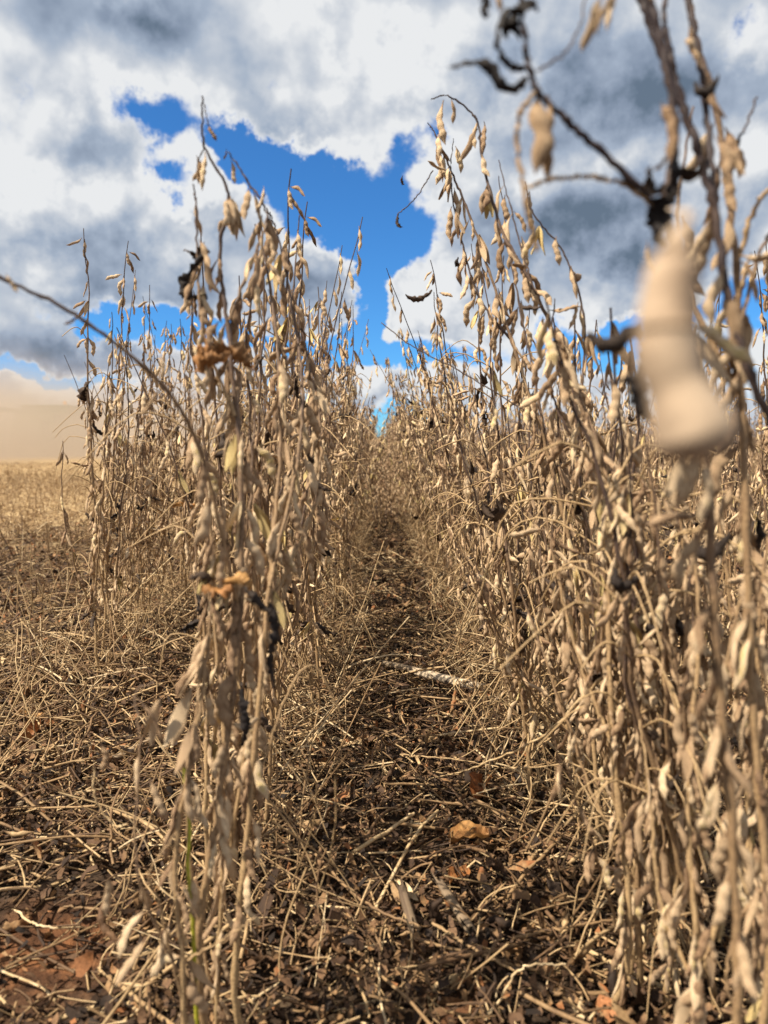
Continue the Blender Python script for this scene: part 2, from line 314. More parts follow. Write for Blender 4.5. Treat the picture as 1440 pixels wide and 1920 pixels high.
def grow(seed, H=0.95, nbr=3, lean=0.06, petioles=14, leaves=4, dens=1.0):
    rg = np.random.default_rng(seed)
    a = rg.uniform(0, 6.28); tip = np.array([math.cos(a) * lean, math.sin(a) * lean, H])
    n = 9; t = np.linspace(0, 1, n)[:, None]
    main = tip * t + np.concatenate([np.cumsum(rg.normal(0, 0.006, (n, 2)), 0) * (0.3 + t), np.zeros((n, 1))], 1); main[0] = 0
    main = spline(main, 30); main[:, :2] += rg.normal(0, 0.0012, (30, 2))
    stems = [(main, np.interp(np.linspace(0, 1, 30), [0, .05, .6, 1], [.0042, .0034, .0023, .0009]), 0.0, 1.0)]
    pods = fruit(rg, main, H * 0.20, 0.042 / dens, 1, 3)
    for b in range(nbr):
        h0 = H * rg.uniform(0.06, 0.38); p0 = np.array([np.interp(h0 / H, np.linspace(0, 1, 30), main[:, i]) for i in range(3)])
        a = rg.uniform(0, 6.28); o = np.array([math.cos(a), math.sin(a), 0]); Lb = H * rg.uniform(.38, .62); sp = rg.uniform(.03, .13)
        pts = [p0, p0 + o * sp * .45 + [0, 0, Lb * .25], p0 + o * sp * .8 + [0, 0, Lb * .6], p0 + o * sp * (1.0 + rg.uniform(-.3, .5)) + [0, 0, Lb]]
        br = spline(pts, 20); br[1:, :2] += rg.normal(0, 0.0015, (19, 2))
        stems.append((br, np.interp(np.linspace(0, 1, 20), [0, .1, 1], [.0026, .0021, .0008]), h0 / H, (h0 + Lb) / H))
        pods += fruit(rg, br, 0.12, 0.044 / dens, 0, 3)
    # thin leafless twig with a pod pair at its end, above the crown
    thr = []
    for _ in range(petioles):
        i = rg.integers(3, 23); p0 = main[i]; a = rg.uniform(0, 6.28); o = np.array([math.cos(a), math.sin(a), 0]); l = rg.uniform(.05, .14)
        c = rg.uniform(-1.1, .5)
        thr.append(spline([p0, p0 + o * l * .4 + [0, 0, l * (.35 + c * .2)], p0 + o * l * .75 + [0, 0, l * (.3 + c * .2)], p0 + o * l * rg.uniform(.9, 1.3) + [0, 0, l * c * .7]], 8))
    lv = []
    for _ in range(leaves):
        i = rg.integers(5, 24); q = main[i] + rg.normal(0, .008, 3)
        lv.append((q, hang(rg, np.zeros(3), (.2, .9)), rg.uniform(0, 6.28), rg.uniform(.03, .075), int(rg.integers(0, 6))))
    if len(pods) > 96 and dens == 1.0: pods = [pods[i] for i in sorted(rg.permutation(len(pods))[:96])]
    return dict(stems=stems, pods=pods, threads=thr, leaves=lv, H=H)
def stem_bag(bag, st, k, sub=1):
    path, r, h0, h1 = st; path = path[::sub]; r = r[::sub]
    V, F = tubes(path[None], r[None], k)
    bag.add(V, F, np.repeat(np.interp(np.linspace(0, 1, len(path)), [0, 1], [h0 * .9, h1 * .9]), k))
def thread_bag(bag, th, k=3):
    for p in th:
        V, F = tubes(p[None], np.linspace(.0012, .0008, len(p))[None], k); bag.add(V, F, -0.1)
def full_plant(spec, loc=(0, 0, 0), rz=0.0):
    """thing with parts: stem, branches, every pod, withered leaves"""
    root = link('soybean_plant', None, None, loc); root.rotation_euler.z = rz; root.empty_display_size = 0.05
    for i, st in enumerate(spec['stems']):
        b = Bag(); stem_bag(b, st, 7)
        if i == 0: thread_bag(b, spec['threads'], 4)
        link('stem' if i == 0 else 'branch', b.mesh('stem', [M_STEM]), root)
    for me_l, nm, lst in ((POD_ME, 'pod', spec['pods']), (LEAF_ME, 'withered_leaf', spec['leaves'])):
        for q, d, roll, s, v in lst:
            o = link(nm, me_l[v], root)
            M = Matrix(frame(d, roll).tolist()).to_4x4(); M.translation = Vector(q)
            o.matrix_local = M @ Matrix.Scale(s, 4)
    return root
def copy_tree(root):
    c = root.copy(); COL.objects.link(c)
    for ch in root.children:
        d = ch.copy(); d.parent = c; COL.objects.link(d)
    return c
def baked(spec, seed, name='soybean_plant'):
    """the same plant as one mesh, for plants too small in view to show their parts"""
    rg = np.random.default_rng(seed); b = Bag()
    for i, st in enumerate(spec['stems']): stem_bag(b, st, 4, 2)
    thread_bag(b, spec['threads'], 3)
    for q, d, roll, s, v in spec['pods']:
        V, F, T = PODS_LO[v % 4]; b.add(q + (V * s) @ frame(d, roll).T, F, np.clip(T + rg.normal(.62, .2), 0, 1), 1)
    for q, d, roll, s, v in spec['leaves']:
        V, F, T = LEAVES[v]; b.add(q + (V * s) @ frame(d, roll).T, F, T + rg.uniform(.1, .75), 2)
    return b.mesh(name, [M_STEM, M_POD, M_LEAF])
# ------------------------------------------------------------------ ground
def ground_h(x, y):
    return (0.012 * np.sin(x * 5.1 + 1.3 * np.sin(y * 2.3)) * np.cos(y * 3.7 + x) + 0.006 * np.sin(x * 17 + y * 9) * np.sin(y * 21 - x * 6)) * np.clip(12 / (np.hypot(x, y) + 4), 0, 1)
def grid(xs, ys):
    X, Y = np.meshgrid(xs, ys); Z = ground_h(X, Y); nx, ny = len(xs), len(ys)
    V = np.stack([X, Y, Z], -1).reshape(-1, 3); i = np.arange(ny - 1)[:, None] * nx; j = np.arange(nx - 1)[None]
    return V, np.stack([i + j, i + j + 1, i + nx + j + 1, i + nx + j], -1).reshape(-1, 4)
def stretch(a, n, far):
    t = np.linspace(-1, 1, n); return np.sign(t) * (np.abs(t) * a + (far - a) * np.abs(t) ** 7)
V, F = grid(stretch(6, 260, 3000), np.concatenate([stretch(8, 300, 3000)]))
m_soil, g, b = mat('soil_and_chaff')
co = g.n('ShaderNodeTexCoord').outputs['Object']
n1 = g.noise(co, 2.2, 5, 0.6); n2 = g.noise(co, 38, 5, 0.65); n3 = g.noise(co, 7, 5, .6)
earth = g.ramp(n2, [(0.3, (0.035, 0.018, 0.011)), (0.5, (0.10, 0.045, 0.022)), (0.72, (0.27, 0.115, 0.048))])
dark = g.ramp(n2, [(0.3, (0.014, 0.010, 0.008)), (0.55, (0.05, 0.033, 0.022)), (0.8, (0.13, 0.09, 0.055))])
sq = g.n('ShaderNodeVectorMath', operation='DISTANCE'); g.put(sq.inputs[0], co); g.put(sq.inputs[1], (-0.36, 0.74, 0.0))
bare = g.sm(g.m('ADD', sq.outputs['Value'], g.m('MULTIPLY', n3, .12)), .20, .06)
near = g.mix(g.m('MAXIMUM', g.sm(n1, 0.52, 0.68), bare), dark, earth)
# chaff of the harvested strip: pale chopped straw, longer than wide
st = g.v('MULTIPLY', co, (1.0, 0.42, 1.0)); c1 = g.noise(st, 22, 6, 0.75, dist=1.2); c2 = g.noise(co, 0.9, 4, .6)
chaff = g.ramp(g.m('ADD', c1, g.m('MULTIPLY', g.m('SUBTRACT', c2, 0.5), 0.35)), [(0.30, (0.09, 0.055, 0.028)), (0.43, (0.27, 0.18, 0.09)), (0.58, (0.42, 0.30, 0.16)), (0.75, (0.54, 0.41, 0.24))])
sp = g.n('ShaderNodeSeparateXYZ'); g.put(sp.inputs[0], co)
fx = g.sm(g.m('ADD', sp.outputs[0], g.m('MULTIPLY', n3, 0.5)), -0.5, -1.3); fy = g.sm(g.m('ADD', sp.outputs[1], g.m('MULTIPLY', n3, 2.0)), 3.6, 6.5)
g.put(b.inputs['Base Color'], g.mix(g.m('MULTIPLY', fx, fy), near, chaff)); b.inputs['Roughness'].default_value = 0.9; b.inputs['Specular IOR Level'].default_value = 0.1
bn = g.n('ShaderNodeBump'); bn.inputs['Strength'].default_value = 0.9; bn.inputs['Distance'].default_value = 0.012
g.put(bn.inputs['Height'], g.m('ADD', n2, g.m('MULTIPLY', c1, 0.8))); g.put(b.inputs['Normal'], bn.outputs[0])
tag(link('ground', mk('ground', V, F, None, [m_soil])), kind='structure')
# ------------------------------------------------------------------ litter: uncountable straw, leaf crumbs
RG = np.random.default_rng(11)
def scatter(n, x0, x1, y0, y1, power=1.0):
    x = RG.uniform(x0, x1, n); y = y0 + (y1 - y0) * RG.random(n) ** power
    bare = (np.hypot(x + .36, (y - .74) * .9) < .11 * RG.uniform(.4, 1.4, n)) & (RG.random(n) < .82)      # patch of open red soil
    return np.where(bare, x - .5, x), y
def straws(name, n, box, L=(0.03, 0.16), rad=(0.0006, 0.0016), lift=0.03, seg=5, k=3, tint=(0.0, 1.0), power=1.0, flat=0.25, curve=0.35):
    x, y = scatter(n, *box, power); z = ground_h(x, y) + RG.uniform(0.002, lift, n) * RG.random(n)
    a = RG.uniform(0, 2 * np.pi, n); l = RG.uniform(*L, n) * RG.uniform(.5, 1, n); t = np.linspace(-.5, .5, seg)
    cv = RG.normal(0, curve, n)
    th = a[:, None] + cv[:, None] * t * 2 + RG.normal(0, .08, (n, seg))
    dx = np.cumsum(np.cos(th), 1) / seg; dy = np.cumsum(np.sin(th), 1) / seg; sl = RG.normal(0, flat, n)
    P = np.stack([x[:, None] + l[:, None] * (dx - dx.mean(1, keepdims=True)), y[:, None] + l[:, None] * (dy - dy.mean(1, keepdims=True)),
                  z[:, None] + l[:, None] * (sl[:, None] * t + np.abs(RG.normal(0, .10, n))[:, None] * (0.25 - t ** 2))], -1)
    P[..., 2] = np.maximum(P[..., 2], ground_h(P[..., 0], P[..., 1]) + 0.001)
    r = RG.uniform(*rad, n)[:, None] * np.ones(seg)
    V, F = tubes(P, r, k); T = np.repeat(RG.uniform(*tint, n), seg * k)
    return V, F, T
def crumbs(n, box, size=(0.006, 0.028), lift=0.015, power=1.0, tint=(0, 1.0), sl=1.0):
    x, y = scatter(n, *box, power); z = ground_h(x, y) + 0.003 + lift * RG.random(n) ** 2
    s = RG.uniform(*size, n) * RG.uniform(.5, 1, n); asp = RG.uniform(.25, .8, n)
    base = np.array([[-1, -.5, 0], [0, -1, .2], [1, -.4, 0], [-.9, .5, .1], [0, 1, -.2], [1, .5, .1]], float)
    V = np.broadcast_to(base, (n, 6, 3)) + RG.normal(0, .22, (n, 6, 3)); V = V * np.stack([np.ones(n), asp, np.ones(n)], -1)[:, None]
    V[:, :, 2] += RG.normal(0, .35, n)[:, None] * V[:, :, 0] ** 2 + RG.normal(0, .3, n)[:, None] * V[:, :, 1] ** 2
    ex, ey, ez = RG.normal(0, .55 * sl, n), RG.normal(0, .55 * sl, n), RG.uniform(0, 6.28, n)
    def rot(V, a, i, j):
        c, q = np.cos(a)[:, None], np.sin(a)[:, None]; A, B_ = V[:, :, i].copy(), V[:, :, j].copy(); V[:, :, i] = A * c - B_ * q; V[:, :, j] = A * q + B_ * c
    V = V * s[:, None, None]
    rot(V, ex, 1, 2); rot(V, ey, 0, 2); rot(V, ez, 0, 1)
    V += np.stack([x, y, z], -1)[:, None]
    V[:, :, 2] = np.maximum(V[:, :, 2], ground_h(V[:, :, 0], V[:, :, 1]) + 0.0015)
    f = np.array([[0, 1, 4, 3], [1, 2, 5, 4]]); F = (f[None] + (np.arange(n) * 6)[:, None, None]).reshape(-1, 4)
    return V.reshape(-1, 3), F, np.repeat(RG.uniform(*tint, n), 6)
bg_ = Bag()
bg_.add(*crumbs(75000, (-0.95, 1.2, 0.35, 2.6), size=(.002, .011), lift=.026, power=1.3, tint=(0, .93)))
bg_.add(*crumbs(30000, (-2.2, 1.6, 2.2, 6.0), size=(.005, .02), lift=.022, power=1.2, tint=(.1, .97)))
bg_.add(*crumbs(1500, (-0.95, 1.0, 0.5, 3.0), size=(.008, .020), lift=.035, tint=(.15, 1.0), sl=1.6))
def bits(tmpl, n, box, size, tint, lift=.02, power=1.2):
    x, y = scatter(n, *box, power); z = ground_h(x, y) + .004 + lift * RG.random(n) ** 1.5
    for k in range(n):
        V, F, T = tmpl[RG.integers(0, len(tmpl))]; d = np.array([RG.normal(), RG.normal(), RG.normal(0, .22)]); d /= np.linalg.norm(d); s = RG.uniform(*size)
        W = (V * s) @ frame(d, RG.uniform(0, 6.28)).T + [x[k], y[k], z[k]]; W[:, 2] = np.maximum(W[:, 2], ground_h(W[:, 0], W[:, 1]) + .001)
        bg_.add(W, F, T + RG.uniform(*tint))
bits(LEAVES, 1500, (-1.0, 1.1, .45, 3.4), (.025, .06), (.1, .9))
tag(link('leaf_litter', bg_.mesh('leaf_litter', [M_LITTER], smooth=True)), 'brown crumbled leaf litter covering the soil between the soybean rows', 'litter', kind='stuff')
bg_ = Bag()
bg_.add(*straws('s', 17000, (-0.95, 1.1, 0.35, 2.4), L=(.02,.13), power=1.2, tint=(.0, .90), lift=.045, flat=.3, curve=.28))
bg_.add(*straws('s', 15000, (-1.8, 1.4, 1.6, 5.5), power=1.2, tint=(.1, .95), rad=(.0009, .002)))
bg_.add(*straws('s', 5500, (-2.6, -0.35, 0.7, 5.0), L=(.05, .24), tint=(.0, .82), rad=(.0009, .0022), lift=.05, power=1.1))
bg_.add(*straws('s', 26000, (-9, -0.9, 4.2, 13.0), L=(.05, .2), tint=(.3, 1), rad=(.0018, .0036), lift=.06, seg=3, power=1.4, flat=.35))
bg_.add(*straws('s', 14000, (-16, -0.95, 9, 26.0), L=(.08, .25), tint=(.4, 1), rad=(.003, .006), lift=.07, seg=3, power=1.2, flat=.35))
bg_.add(*straws('s', 1700, (-1.1, 1.0, 0.4, 3.4), L=(.14, .40), tint=(.2, 1), rad=(.0012, .0026), lift=.05, flat=.14, curve=.16, seg=7, k=5))
for xr, nn in ((-.20, 1600), (.30, 1900), (-.68, 1500), (.80, 900)):          # tangle of dry petioles caught at the feet of the rows
    bg_.add(*straws('s', nn, (xr - .14, xr + .14, .7, 5.5), L=(.06, .28), tint=(.35, 1), rad=(.0007, .0015), lift=.22, flat=.9, curve=.6, seg=7))
bits(PODS_LO, 420, (-1.1, 1.0, .45, 3.6), (.03, .042), (.5, .95), lift=.03)
bits([PODS_HI[6]], 260, (-1.1, 1.0, .45, 3.6), (.03, .045), (.4, .85), lift=.03)
tag(link('straw_litter', bg_.mesh('straw_litter', [M_STRAW])), 'pale chopped straw and fallen petioles strewn over the ground', 'straw', kind='stuff')
# stubble: cut stem bases of the harvested rows left of the standing crop
def stubble(xs, y0, y1, step, h=(.06, .17)):
    P = []; 
    for x0 in xs:
        for y in np.arange(y0, y1, step):
            for _ in range(RG.integers(1, 4)):
                x = x0 + RG.normal(0, .035); yy = y + RG.normal(0, .03); hh = RG.uniform(*h); a, c = RG.normal(0, .18, 2)
                P.append([[x, yy, 0], [x + a * hh * .5, yy + c * hh * .5, hh * .5], [x + a * hh * 1.1, yy + c * hh * 1.1, hh]])
    P = np.array(P); n = len(P); r = RG.uniform(.0014, .0030, n)[:, None] * np.array([1.1, 1, .9])
    V, F = tubes(P, r, 5); return V, F, np.repeat(RG.uniform(.25, .95, n), 15)
bg_ = Bag(); bg_.add(*stubble(-0.68 - 0.5 * np.arange(1, 22), 2.3, 15, .085)); bg_.add(*stubble([-1.2, -1.7], 2.0, 4, .2))
tag(link('stubble', bg_.mesh('stubble', [M_STRAW])), 'short cut soybean stubble in the harvested strip on the left', 'stubble', kind='stuff')
# ------------------------------------------------------------------ the standing rows
ROW = dict(L1=-0.20, L2=-0.68, R1=0.30)
SPEC = [grow(100 + i, H=h, nbr=nb, lean=ln, leaves=lf) for i, (h, nb, ln, lf) in enumerate([(.97, 4, .05, 5), (.92, 5, .07, 3), (1.0, 3, .05, 6), (.88, 4, .09, 3), (.95, 5, .06, 5), (.83, 4, .05, 6), (.99, 4, .08, 3), (.90, 3, .04, 5)])]
SPECB = [grow(500 + i, H=h, nbr=6, lean=ln, leaves=6, petioles=20, dens=1.15) for i, (h, ln) in enumerate([(.97, .06), (.90, .08), (1.0, .05), (.86, .1), (.95, .06), (.82, .06), (.98, .08), (.92, .05)])]
LOW = [grow(300 + i, H=h, nbr=4, lean=.06, leaves=3) for i, h in enumerate((.66, .72, .60))]
FULL, BAKE = {}, {}
def place_full(kind, i, loc, rz, s=1.0, lean=(0, 0)):
    key = (kind, i)
    if key not in FULL: FULL[key] = o = full_plant((SPEC if kind == 'S' else LOW)[i])
    else: o = copy_tree(FULL[key])
    o.location = loc; o.rotation_euler = (lean[1], lean[0], rz); o.rotation_mode = 'XYZ'; o.scale = (s, s, s)
    # lean is applied about world axes after the turn about the stem
    o.rotation_euler = (Matrix.Rotation(lean[0], 3, 'Y') @ Matrix.Rotation(-lean[1], 3, 'X') @ Matrix.Rotation(rz, 3, 'Z')).to_euler()
    return o
def place_baked(i, loc, rz, s, lean):
    if i not in BAKE: BAKE[i] = baked(SPECB[i], 50 + i)
    o = link('soybean_plant', BAKE[i], None, loc); o.scale = (s, s, s)
    o.rotation_euler = (Matrix.Rotation(lean[0], 3, 'Y') @ Matrix.Rotation(-lean[1], 3, 'X') @ Matrix.Rotation(rz, 3, 'Z')).to_euler()
    return o
rr = random.Random(5)
ORD = 'first second third fourth fifth sixth seventh eighth ninth tenth eleventh twelfth thirteenth fourteenth fifteenth sixteenth seventeenth eighteenth nineteenth twentieth twenty-first twenty-second twenty-third twenty-fourth twenty-fifth twenty-sixth twenty-seventh twenty-eighth twenty-ninth thirtieth thirty-first thirty-second thirty-third thirty-fourth thirty-fifth thirty-sixth thirty-seventh thirty-eighth thirty-ninth fortieth'.split()
WHERE = dict(L1='row left of the bare furrow', L2='outer left row beside the stubble', R1='row right of the bare furrow', R2='second row right of the furrow', R3='third row right of the furrow', R4='fourth row right of the furrow', R5='fifth row right of the furrow')
def band(y):
    return 'near' if y < 2.6 else 'middle' if y < 4.6 else 'far'
count = 0
def row(tagname, x, y0, y1, step, full_to, lean=0.0, jl=.05, low=None, skip=None, ordn=8, hs=1.0):
    global count
    y = y0; k = 0
    while y < y1:
        yy = y + rr.uniform(-.02, .02); xx = x + rr.gauss(0, .028); l = ((lean(yy) if callable(lean) else lean) + rr.gauss(0, jl(yy) if callable(jl) else jl), rr.gauss(0, .05))
        y += (step(yy) if callable(step) else step) * rr.uniform(.75, 1.3)
        if skip and skip(yy): continue
        s = rr.uniform(.92, 1.06) * (hs(yy) if callable(hs) else hs); rz = rr.uniform(0, 6.28)
        is_low = bool(low and low(yy))
        if yy < full_to: o = place_full('L' if is_low else 'S', rr.randrange(3 if is_low else 8), (xx, yy, -.005), rz, s, l)
        else: o = place_baked(rr.randrange(8), (xx, yy, -.005), rz, s, l)
        W = WHERE[tagname]
        if ordn and yy < 2.6 and k < len(ORD): tag(o, f'{ORD[k]} dry soybean plant from the front end of the {W}', 'soybean plant', f'soybean plants of the {W}')
        else: tag(o, f'dry podded soybean plant in the {band(yy)} stretch of the {W}', 'soybean plant', f'{band(yy)} soybean plants of the {W}')
        k += 1; count += 1
row('L1', -0.20, 0.80, 5.8, lambda y: .05 if y < 2.2 else .075, 2.5, lean=lambda y: .01 if y < 2 else .03, jl=lambda y: .035 if y < 2 else .06, hs=lambda y: .91 if y < 1.6 else 1.0)
row('L2', -0.68, 1.66, 5.4, .060, 2.7, lean=0.02, jl=lambda y: .035 if y < 2.3 else .07, hs=lambda y: rr.uniform(.88, 1.12) if y < 2.6 else 1.0)
row('R1', 0.30, 0.66, 5.6, lambda y: .040 if y < 1.4 else .07, 2.5, lean=-.13, jl=.07, low=lambda y: y < 1.3 or (y < 2.0 and rr.random() < .5))
row('R2', 0.80, 1.35, 5.4, .095, 2.3, lean=-.05, hs=.92)
row('R3', 1.30, 2.3, 5.2, .15, 2.0, lean=-.03, hs=.92, ordn=0)
print('plants', count)
# beyond that the crop is one mass
def far_plants(pts, npod, seg, psz, k=3, hj=(.85, 1.03), leanx=0.0):
    n = len(pts); b = Bag(); H = RG.uniform(*hj, n) * .95; t = np.linspace(0, 1, seg)
    ax, ay = RG.normal(leanx, .06, n), RG.normal(0, .06, n)
    def stem(t_): return np.stack([pts[:, 0, None] + ax[:, None] * t_ * H[:, None], pts[:, 1, None] + ay[:, None] * t_ * H[:, None], t_ * H[:, None]], -1)
    P = stem(np.broadcast_to(t, (n, seg))).copy(); P[:, 1:-1, :2] += RG.normal(0, .008, (n, seg - 2, 2))
    V, F = tubes(P, np.broadcast_to(np.linspace(1.15, .45, seg) * psz * .075, (n, seg)), k); b.add(V, F, np.tile(np.repeat(t * .8, k), n))
    th = RG.uniform(.12, 1.0, (n, npod)); c = stem(th); c[..., :2] += RG.normal(0, .038, (n, npod, 2)); c = c.reshape(-1, 3); m = len(c)
    d = np.stack([RG.normal(0, .38, m), RG.normal(0, .38, m), -np.ones(m)], -1); d = unit(d); u = unit(np.cross(d, RG.normal(0, 1, (m, 3)))); w_ = np.cross(d, u)
    L = RG.uniform(.7, 1.1, m)[:, None] * psz; q = L * .13
    mid = c + d * L * .5
    V = np.stack([c, mid + u * q, mid + w_ * q * .7, mid - u * q, mid - w_ * q * .7, c + d * L], 1).reshape(-1, 3)
    f = np.array([[0, 1, 2], [0, 2, 3], [0, 3, 4], [0, 4, 1], [5, 2, 1], [5, 3, 2], [5, 4, 3], [5, 1, 4]])
    tt = RG.normal(.6, .2, m); mi = 1
    b.add(V, (f[None] + (np.arange(m) * 6)[:, None, None]).reshape(-1, 3), np.repeat(np.clip(tt, 0.02, 1), 6), mi)
    return b
def rows_pts(xs, y0f, y1, step):
    out = []
    for x in xs:
        ys = np.arange(y0f(x), y1, step); ys = ys + RG.normal(0, step * .3, len(ys)); out.append(np.stack([x + RG.normal(0, .025, len(ys)), ys], -1))
    return np.concatenate(out)
def merge(bags):
    B = Bag()
    for b in bags:
        off = 0
        for V, T in zip(b.V, b.T): B.V.append(V); B.T.append(T)
        for F, M_ in zip(b.F, b.M): B.F.append(F + B.n); B.M.append(M_)
        B.n += b.n
    return B
rx = lambda a, b_: 0.30 + 0.5 * np.arange(a, b_)
fur = np.stack([RG.normal(.05, .13, 420), 4.6 + 26 * RG.random(420) ** 1.3], -1)
fb = [far_plants(fur[fur[:, 1] < 16], 40, 6, .042, hj=(.35, .8)), far_plants(fur[fur[:, 1] >= 16], 30, 4, .05, hj=(.5, .9)),
      far_plants(rows_pts([-.20], lambda x: 6.0, 16, .07), 60, 6, .042), far_plants(rows_pts([-.68], lambda x: 5.6, 16, .07), 60, 6, .042),
      far_plants(rows_pts([.30], lambda x: 6.0, 16, .07), 60, 6, .042, leanx=-.10),
      far_plants(rows_pts(rx(1, 4), lambda x: 5.2, 16, .11), 46, 5, .042),
      far_plants(rows_pts(rx(4, 17), lambda x: max(4.6, x * 1.75), 16, .16), 40, 5, .044),
      far_plants(rows_pts(np.concatenate([[-.68, -.20], rx(0, 40)]), lambda x: max(16, x * 1.75), 36, .3), 22, 3, .06),
      far_plants(rows_pts(np.concatenate([[-.68, -.20], rx(0, 60) * 1.0]), lambda x: max(36, x * 1.75), 110, 1.4), 30, 3, .09)]
tag(link('soybean_crop', merge(fb).mesh('soybean_crop', [M_STEM, M_POD, M_LEAF])), 'far mass of standing dry soybeans running to the horizon', 'crop', kind='stuff')
# ------------------------------------------------------------------ nearest plants, each shaped stem by stem
def w3(pts): return [np.array(at(*p)) for p in pts]
def gnd(px, py, z=0.0):
    d = at(px, py, 1.0) - Vector(cam.location); k = (z - CAM_H) / d.z; p = Vector(cam.location) + d * k; return np.array(p)
HR = np.random.default_rng(77)
def pod_child(root, q, e, v=None, name='pod'):
    q = np.array(q); e = np.array(e); v = int(HR.choice([0, 1, 2, 3, 4, 5, 8, 9])) if v is None else v
    o = link(name, (POD_ME if name == 'pod' else LEAF_ME)[v], root); M = Matrix(frame(e - q, HR.uniform(0, 6.28)).tolist()).to_4x4(); M.translation = Vector(q) - root.location
    o.matrix_local = M @ Matrix.Scale(float(np.linalg.norm(e - q)), 4); return o
def near_plant(label, stems, pods=(), leaves=(), group=None, cat='soybean plant', name='soybean_plant'):
    """stems: (points, base radius, tip radius, tint at base, tint at tip, (from, to, step, lo, hi) for pods along it or None)"""
    b0 = stems[0][0][0]; root = link(name, None, None, (float(b0[0]), float(b0[1]), 0.0)); root.empty_display_size = .05
    tag(root, label, cat, group); off = np.array(root.location)
    for i, (pts, r0, r1, t0, t1, auto) in enumerate(stems):
        n = 12 * (len(pts) - 1) + 1; P = spline(pts, n); P[1:-1] += HR.normal(0, .0005, (n - 2, 3))
        r = np.linspace(r0, r1, n) * HR.uniform(.9, 1.12, n)
        for k in range(6, n - 1, 7): r[k] *= 1.25
        V, F = tubes((P - off)[None], r[None], 8); me = mk('stem', V, F, np.repeat(np.linspace(t0, t1, n), 8), [M_STEM])
        link('stem' if i == 0 else 'branch', me, root)
        if auto:
            a, b_, step, lo, hi = auto; seg = P[int(a * (n - 1)):int(b_ * (n - 1)) + 1]
            for q, d, roll, s, v in fruit(HR, seg, 0.01, step, lo, hi, (.031, .043)):
                pod_child(root, q, q + unit(d) * s, v)
    for p in pods: pod_child(root, at(*p[0]), at(*p[1]), p[2] if len(p) > 2 else None)
    for p in leaves: pod_child(root, at(*p[0]), at(*p[1]), p[2], 'withered_leaf')
    return root
def strap(root, pts, w, tint, m=None, name='withered_leaf', seed=0, wave=.22):
    """crooked shrivelled leaf along a drawn line: a rolled ribbon with a ragged width"""
    rg = np.random.default_rng(seed); n = 34; P = spline(pts, n); t = np.linspace(0, 1, n); k = 6
    ww = w * (0.25 + 0.75 * np.sin(np.clip(t, .02, .98) * np.pi) ** .6) * rg.uniform(1 - wave, 1 + wave, n)
    a = np.linspace(0, 2.6, k); T = unit(np.gradient(P, axis=0)); U = unit(np.cross(T, [.1, 1, .2])); W = np.cross(T, U); tw = np.cumsum(rg.normal(0, .38, n))[:, None]
    rr_ = ww[:, None] * rg.uniform(.7, 1.25, (n, k)) * .5
    V = P[:, None] + U[:, None] * (rr_ * np.cos(a + tw))[..., None] + W[:, None] * (rr_ * np.sin(a + tw))[..., None]
    i = np.arange(n - 1)[:, None] * k; j = np.arange(k - 1)[None]; F = np.stack([i + j, i + k + j, i + k + j + 1, i + j + 1], -1).reshape(-1, 4)
    return link(name, mk(name, V.reshape(-1, 3) - np.array(root.location), F, np.full(n * k, tint), [m or M_LEAF]), root)
def foot(px, py, z):
    """the ground point under a stem first seen at (px, py)"""
    p = at(px, py, z); return np.array([p.x, p.y, 0.0])
# --- left foreground clump
lp = near_plant('tall dry soybean plant nearest on the left, its bare tip highest against the clouds',
    [([foot(395, 1500, .60)] + w3([(372, 1800, .60), (410, 1500, .60), (448, 1200, .61), (452, 900, .62), (432, 650, .63), (412, 480, .64), (428, 365, .64), (384, 275, .64), (379, 180, .64)]), .0036, .0007, 0, 1, (.2, .80, .028, 1, 3)),
     (w3([(448, 1150, .61), (380, 860, .57), (300, 718, .53), (140, 590, .49), (0, 520, .46), (-70, 492, .45)]), .0018, .0010, .35, .85, (.0, .22, .03, 1, 3)),
     (w3([(440, 780, .62), (385, 640, .62), (372, 520, .63), (368, 400, .63), (362, 345, .63)]), .0016, .0006, .3, 1, (.15, .9, .024, 1, 3)),
     (w3([(430, 600, .63), (480, 470, .64), (500, 400, .65), (455, 325, .65), (428, 285, .65)]), .0014, .0006, .5, 1, (.1, .85, .022, 1, 2)),
     (w3([(384, 275, .64), (372, 300, .64), (368, 330, .64)]), .0006, .0005, .9, 1, None),
     (w3([(379, 182, .64), (386, 215, .64), (391, 235, .64)]), .0005, .0004, .8, .9, None)],
    pods=[((368, 292, .64), (372, 345, .64), 3), ((381, 285, .64), (380, 358, .64), 0), ((378, 300, .64), (362, 340, .64), 2), ((391, 232, .64), (408, 264, .64), 1),
          ((430, 365, .64), (415, 425, .62), 0), ((432, 368, .64), (432, 432, .63), 2), ((436, 372, .64), (446, 428, .64), 5), ((433, 300, .65), (438, 345, .65), 1), ((425, 278, .65), (420, 300, .65), 2),
          ((497, 350, .65), (480, 400, .65), 1), ((12, 512, .46), (34, 548, .46), 0), ((155, 590, .49), (120, 610, .49), 1), ((303, 665, .53), (303, 712, .53), 2), ((305, 730, .53), (262, 778, .53), 3),
          ((410, 600, .61), (395, 660, .60), 3), ((415, 1040, .60), (372, 1110, .60), 6), ((400, 1180, .60), (345, 1270, .59), 3), ((385, 1230, .60), (330, 1310, .59), 0), ((425, 1480, .60), (430, 1585, .60), 5),
          ((360, 1290, .60), (315, 1400, .59), 6), ((300, 1310, .58), (275, 1390, .58), 6), ((262, 1410, .60), (255, 1500, .60), 5), ((370, 1640, .6), (362, 1740, .6), 2), ((440, 1250, .6), (432, 1370, .6), 3)],
    leaves=[((380, 1110, .60), (452, 1085, .59), 3), ((455, 1090, .60), (468, 1180, .60), 4)])
